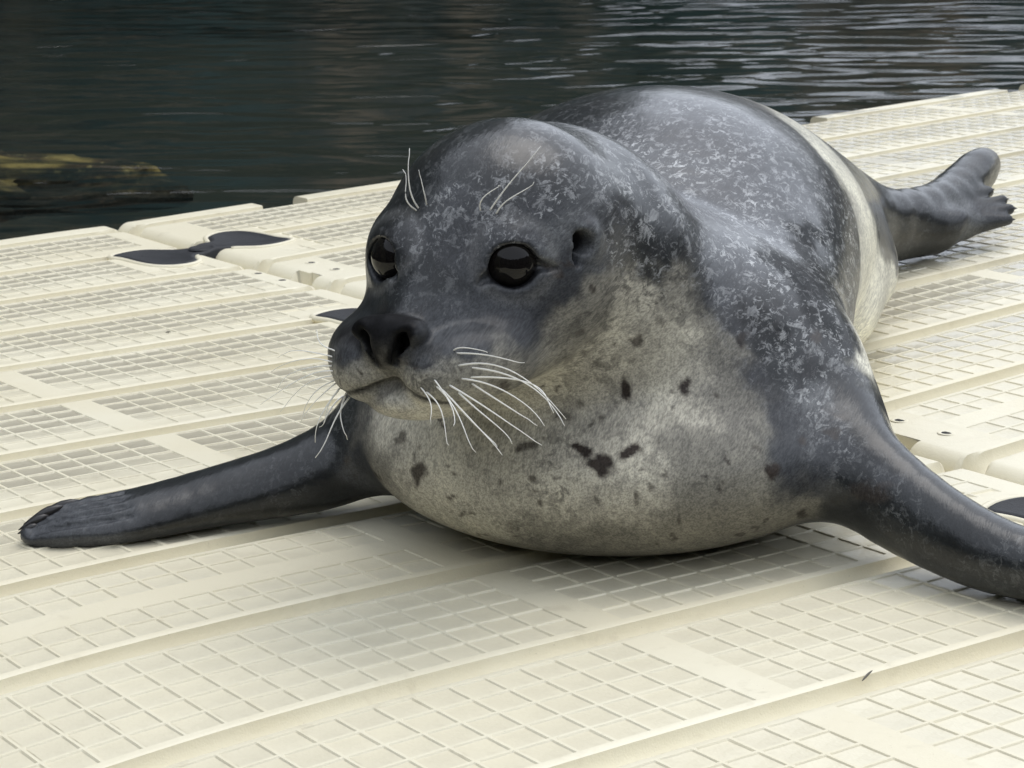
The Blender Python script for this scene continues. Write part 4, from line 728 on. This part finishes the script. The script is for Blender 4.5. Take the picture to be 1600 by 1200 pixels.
def build_seal():
    V, F = surface_nets(seal_sdf, np.array([-16, 50, -1.5]), np.array([26, 125, 16]), .085)
    root = empty('seal', tuple(W((5.5, 80, 0)))); tag(root, 'spotted grey harbour seal lying on the cream dock with flippers spread', 'seal')
    F = F[:, ::-1] if False else F
    body = mesh_obj('body', W(V), F, seal_mat(), root)
    # coat colours: blend of samples over the surface, borders roughened
    C = np.array(COAT, np.float32); V = V.astype(np.float32)  # some samples paint in the sheen on the back and dark limb rims
    jit = np.stack([fbm(V*.9+31*i, 4, 20+i) for i in range(3)], 1)*.42+np.stack([fbm(V*4.5+11*i, 2, 40+i) for i in range(3)], 1)*.10
    Vj = (V+jit).astype(np.float32); out = np.zeros((len(V), 6), np.float32)
    for a in range(0, len(V), 20000):
        d2 = ((Vj[a:a+20000, None]-C[None, :, :3])**2).sum(-1); w = 1/(d2+.12)**3
        out[a:a+20000] = (w@C[:, 3:9])/w.sum(1, keepdims=True)
    K = np.array([.014, .014, .016], np.float32)
    for s in SPOTS:
        p = np.array(s[:3]); A = np.array(s[3:6]); B = np.array(s[6:9]); n_ = np.cross(A, B); n_ /= np.linalg.norm(n_)
        m_ = ((V-p)**2).sum(1) < 4; q = V[m_]-p+np.stack([fbm(V[m_]*2.6+7*i, 3, 60+i) for i in range(3)], 1)*.13
        a_ = (q@A)/(A@A); b_ = (q@B)/(B@B); r = np.sqrt(a_*a_+b_*b_); k_ = np.clip((1.25-r)/.45, 0, 1)*s[9]*(np.abs(q@n_) < 1)
        out[m_, :3] = out[m_, :3]*(1-k_[:, None])+np.array([.035, .028, .024])*k_[:, None]
        out[m_, 3] *= 1-k_; out[m_, 4] *= 1-k_
    h = hwarp((V-HC)@HM)
    for i, e in enumerate(EYE):
        s = (1, -1)[i]; d = np.linalg.norm(h-np.array(e), axis=1)
        k_ = np.clip((.86-d)/.10, 0, 1)[:, None]; out[:, :3] = out[:, :3]*(1-k_)+K*k_; out[:, 5] = np.maximum(out[:, 5], k_[:, 0])
        k2 = (np.clip(1-np.abs(d-1.1)/.2, 0, 1)*.3)[:, None]; out[:, :3] = out[:, :3]*(1-k2)+np.array([.2, .2, .2])*k2
        for ln, rr_ in (([(6.02, s*.66, -1.16), (6.05, s*.54, -1.38), (6.12, s*.25, -1.94)], .25), ([(5.5, s*.45, -1.25), (5.5, s*.36, -1.7)], .3), ([(5.4, 0, -2.42), (5.7, s*.4, -2.55), (5.9, s*.85, -2.73), (5.7, s*1.3, -2.86)], .12), ([(5.75, s*1.15, -2.85), (5.1, s*1.8, -2.95)], .08), ([(1.35, .25+s*2.2, .35), (1.35, .25+s*2.95, .35)], .30), ([(6.2, 0, -1.7), (5.95, 0, -2.65)], .08)):  # nostrils, mouth line, philtrum, ear holes: shade painted near-black into the coat
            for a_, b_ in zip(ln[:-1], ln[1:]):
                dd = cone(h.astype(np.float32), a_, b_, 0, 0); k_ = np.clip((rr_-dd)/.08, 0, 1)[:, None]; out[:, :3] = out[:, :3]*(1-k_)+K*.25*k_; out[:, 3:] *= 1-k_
    me = body.data
    for nm, cc in (('coat', out[:, :3]), ('pattern', out[:, 3:6])):
        at = me.attributes.new(nm, 'FLOAT_COLOR', 'POINT'); at.data.foreach_set('color', np.concatenate([cc, np.ones((len(cc), 1), np.float32)], 1).astype(np.float32).ravel())
    # eyes
    m = NT('wet_eye'); m.b.inputs['Base Color'].default_value = (.006, .005, .005, 1); m.b.inputs['Roughness'].default_value = .04; m.b.inputs['Specular IOR Level'].default_value = .24
    m2 = NT('iris'); m2.b.inputs['Base Color'].default_value = (.008, .007, .006, 1); m2.b.inputs['Roughness'].default_value = .12; m2.b.inputs['Specular IOR Level'].default_value = .24
    for i, e in enumerate(EYE):
        c = HC+HM@np.array(e); th = np.linspace(0, 2*math.pi, 49)[:-1]; ph = np.linspace(0, math.pi, 33)
        s = (1, -1)[i]; axis = HM@np.array([.72, s*.69, .05]); axis /= np.linalg.norm(axis)
        a_ = np.cross(axis, [0, 0, 1.]); a_ /= np.linalg.norm(a_); b_ = np.cross(a_, axis)
        Vv = [];
        for p_ in ph:
            bulge = 1+.045*max(0, math.cos(p_))**6
            for t_ in th: Vv.append(c+EYE_R*bulge*(axis*math.cos(p_)+(a_*math.cos(t_)+b_*math.sin(t_))*math.sin(p_)))
        Fv = [[j*48+k, j*48+(k+1) % 48, (j+1)*48+(k+1) % 48, (j+1)*48+k] for j in range(32) for k in range(48)]
        eye = mesh_obj('eye', W(Vv), Fv, m.m, root)
        eye.data.materials.append(m2.m)
        mi = np.array([1 if .52 < ph[j] < .72 else 0 for j in range(32) for k in range(48)]); eye.data.polygons.foreach_set('material_index', mi)
    # whiskers
    mw = simple('whisker_white', (.82, .81, .76), .35); 
    for wv in WHISKERS:
        a_, b_, c_ = np.array(wv[:3]), np.array(wv[3:6]), np.array(wv[6:9]); b2 = 2*b_-.5*(a_+c_)
        t = np.linspace(0, 1, 16)[:, None]; pts = a_*(1-t)**2+2*b2*t*(1-t)+c_*t*t
        pts[1:-1] += (rng.normal(size=3)*.03)*np.sin(t[1:-1]*5)
        pts[-3:] += rng.normal(size=3)*np.array([.2, .6, 1])[:, None]*.05
        pts[0] += (a_-b_)/np.linalg.norm(a_-b_)*.03
        Vw, Fw = tube(W(pts), np.linspace(.025, .009, 16)*S*(.55+.45*wv[9]), 5)
        mesh_obj('whisker', Vw, Fw, mw, root)
    # claws of the left-hand fore flipper and of the hind toes
    mc = simple('claw_horn', (.02, .018, .018), .3)
    for p, d, L_, r_ in CLAWS:
        p = np.array(p, float); d = np.array(d, float); d /= np.linalg.norm(d); t = np.linspace(0, 1, 7)[:, None]
        pts = p+d*L_*t+np.array([0, 0, -.12])*t*t*L_; Vw, Fw = tube(W(pts), np.array([.25, .75, .95, .85, .6, .35, .08])*r_*S, 8)
        mesh_obj('claw', Vw, Fw, mc, root)
CLAWS = [((-12.0, 64.45, .87), (-1, -.3, -.20), 1.4, .17), ((-12.4, 64.15, .80), (-1, -.32, -.26), 1.15, .17), ((-12.75, 63.9, .62), (-1, -.35, -.28), .9, .15), ((-13.0, 63.62, .42), (-1, -.3, -.22), .6, .13), ((-11.4, 64.75, .88), (-1, -.25, -.15), 1.2, .14),
         ((20.6, 103.05, 3.44), (.6, .5, .2), .4, .08), ((21.1, 102.4, 3.15), (.6, .5, .1), .4, .08), ((21.3, 101.8, 2.86), (.6, .4, .05), .4, .08), ((21.1, 101.1, 2.5), (.6, .3, .05), .35, .08)]
build_seal()

# ------------------------------------------------------------------ small litter on the deck
twm = simple('dry_twig', (.12, .11, .09), .7)
for (u, v), L_, an, lab in (((2.886, 5.343), .75, .5, 'short grey twig lying by a groove at lower right'), ((8.54, -39.5), .22, .1, 'tiny dark crumb on the pale deck at upper left')):
    z = float(z1(u, v)); t = np.linspace(-.5, .5, 7)[:, None]
    pts = np.array([u, -v, z+.05])+t*L_*np.array([math.cos(an), math.sin(an), 0])+np.array([0, 0, .06])*(.25-t*t)
    Vw, Fw = tube(pts*S, np.array([.3, .8, 1, 1, .9, .7, .3])*.03*S, 6)
    tag(mesh_obj('twig', Vw, Fw, twm), lab, 'twig')
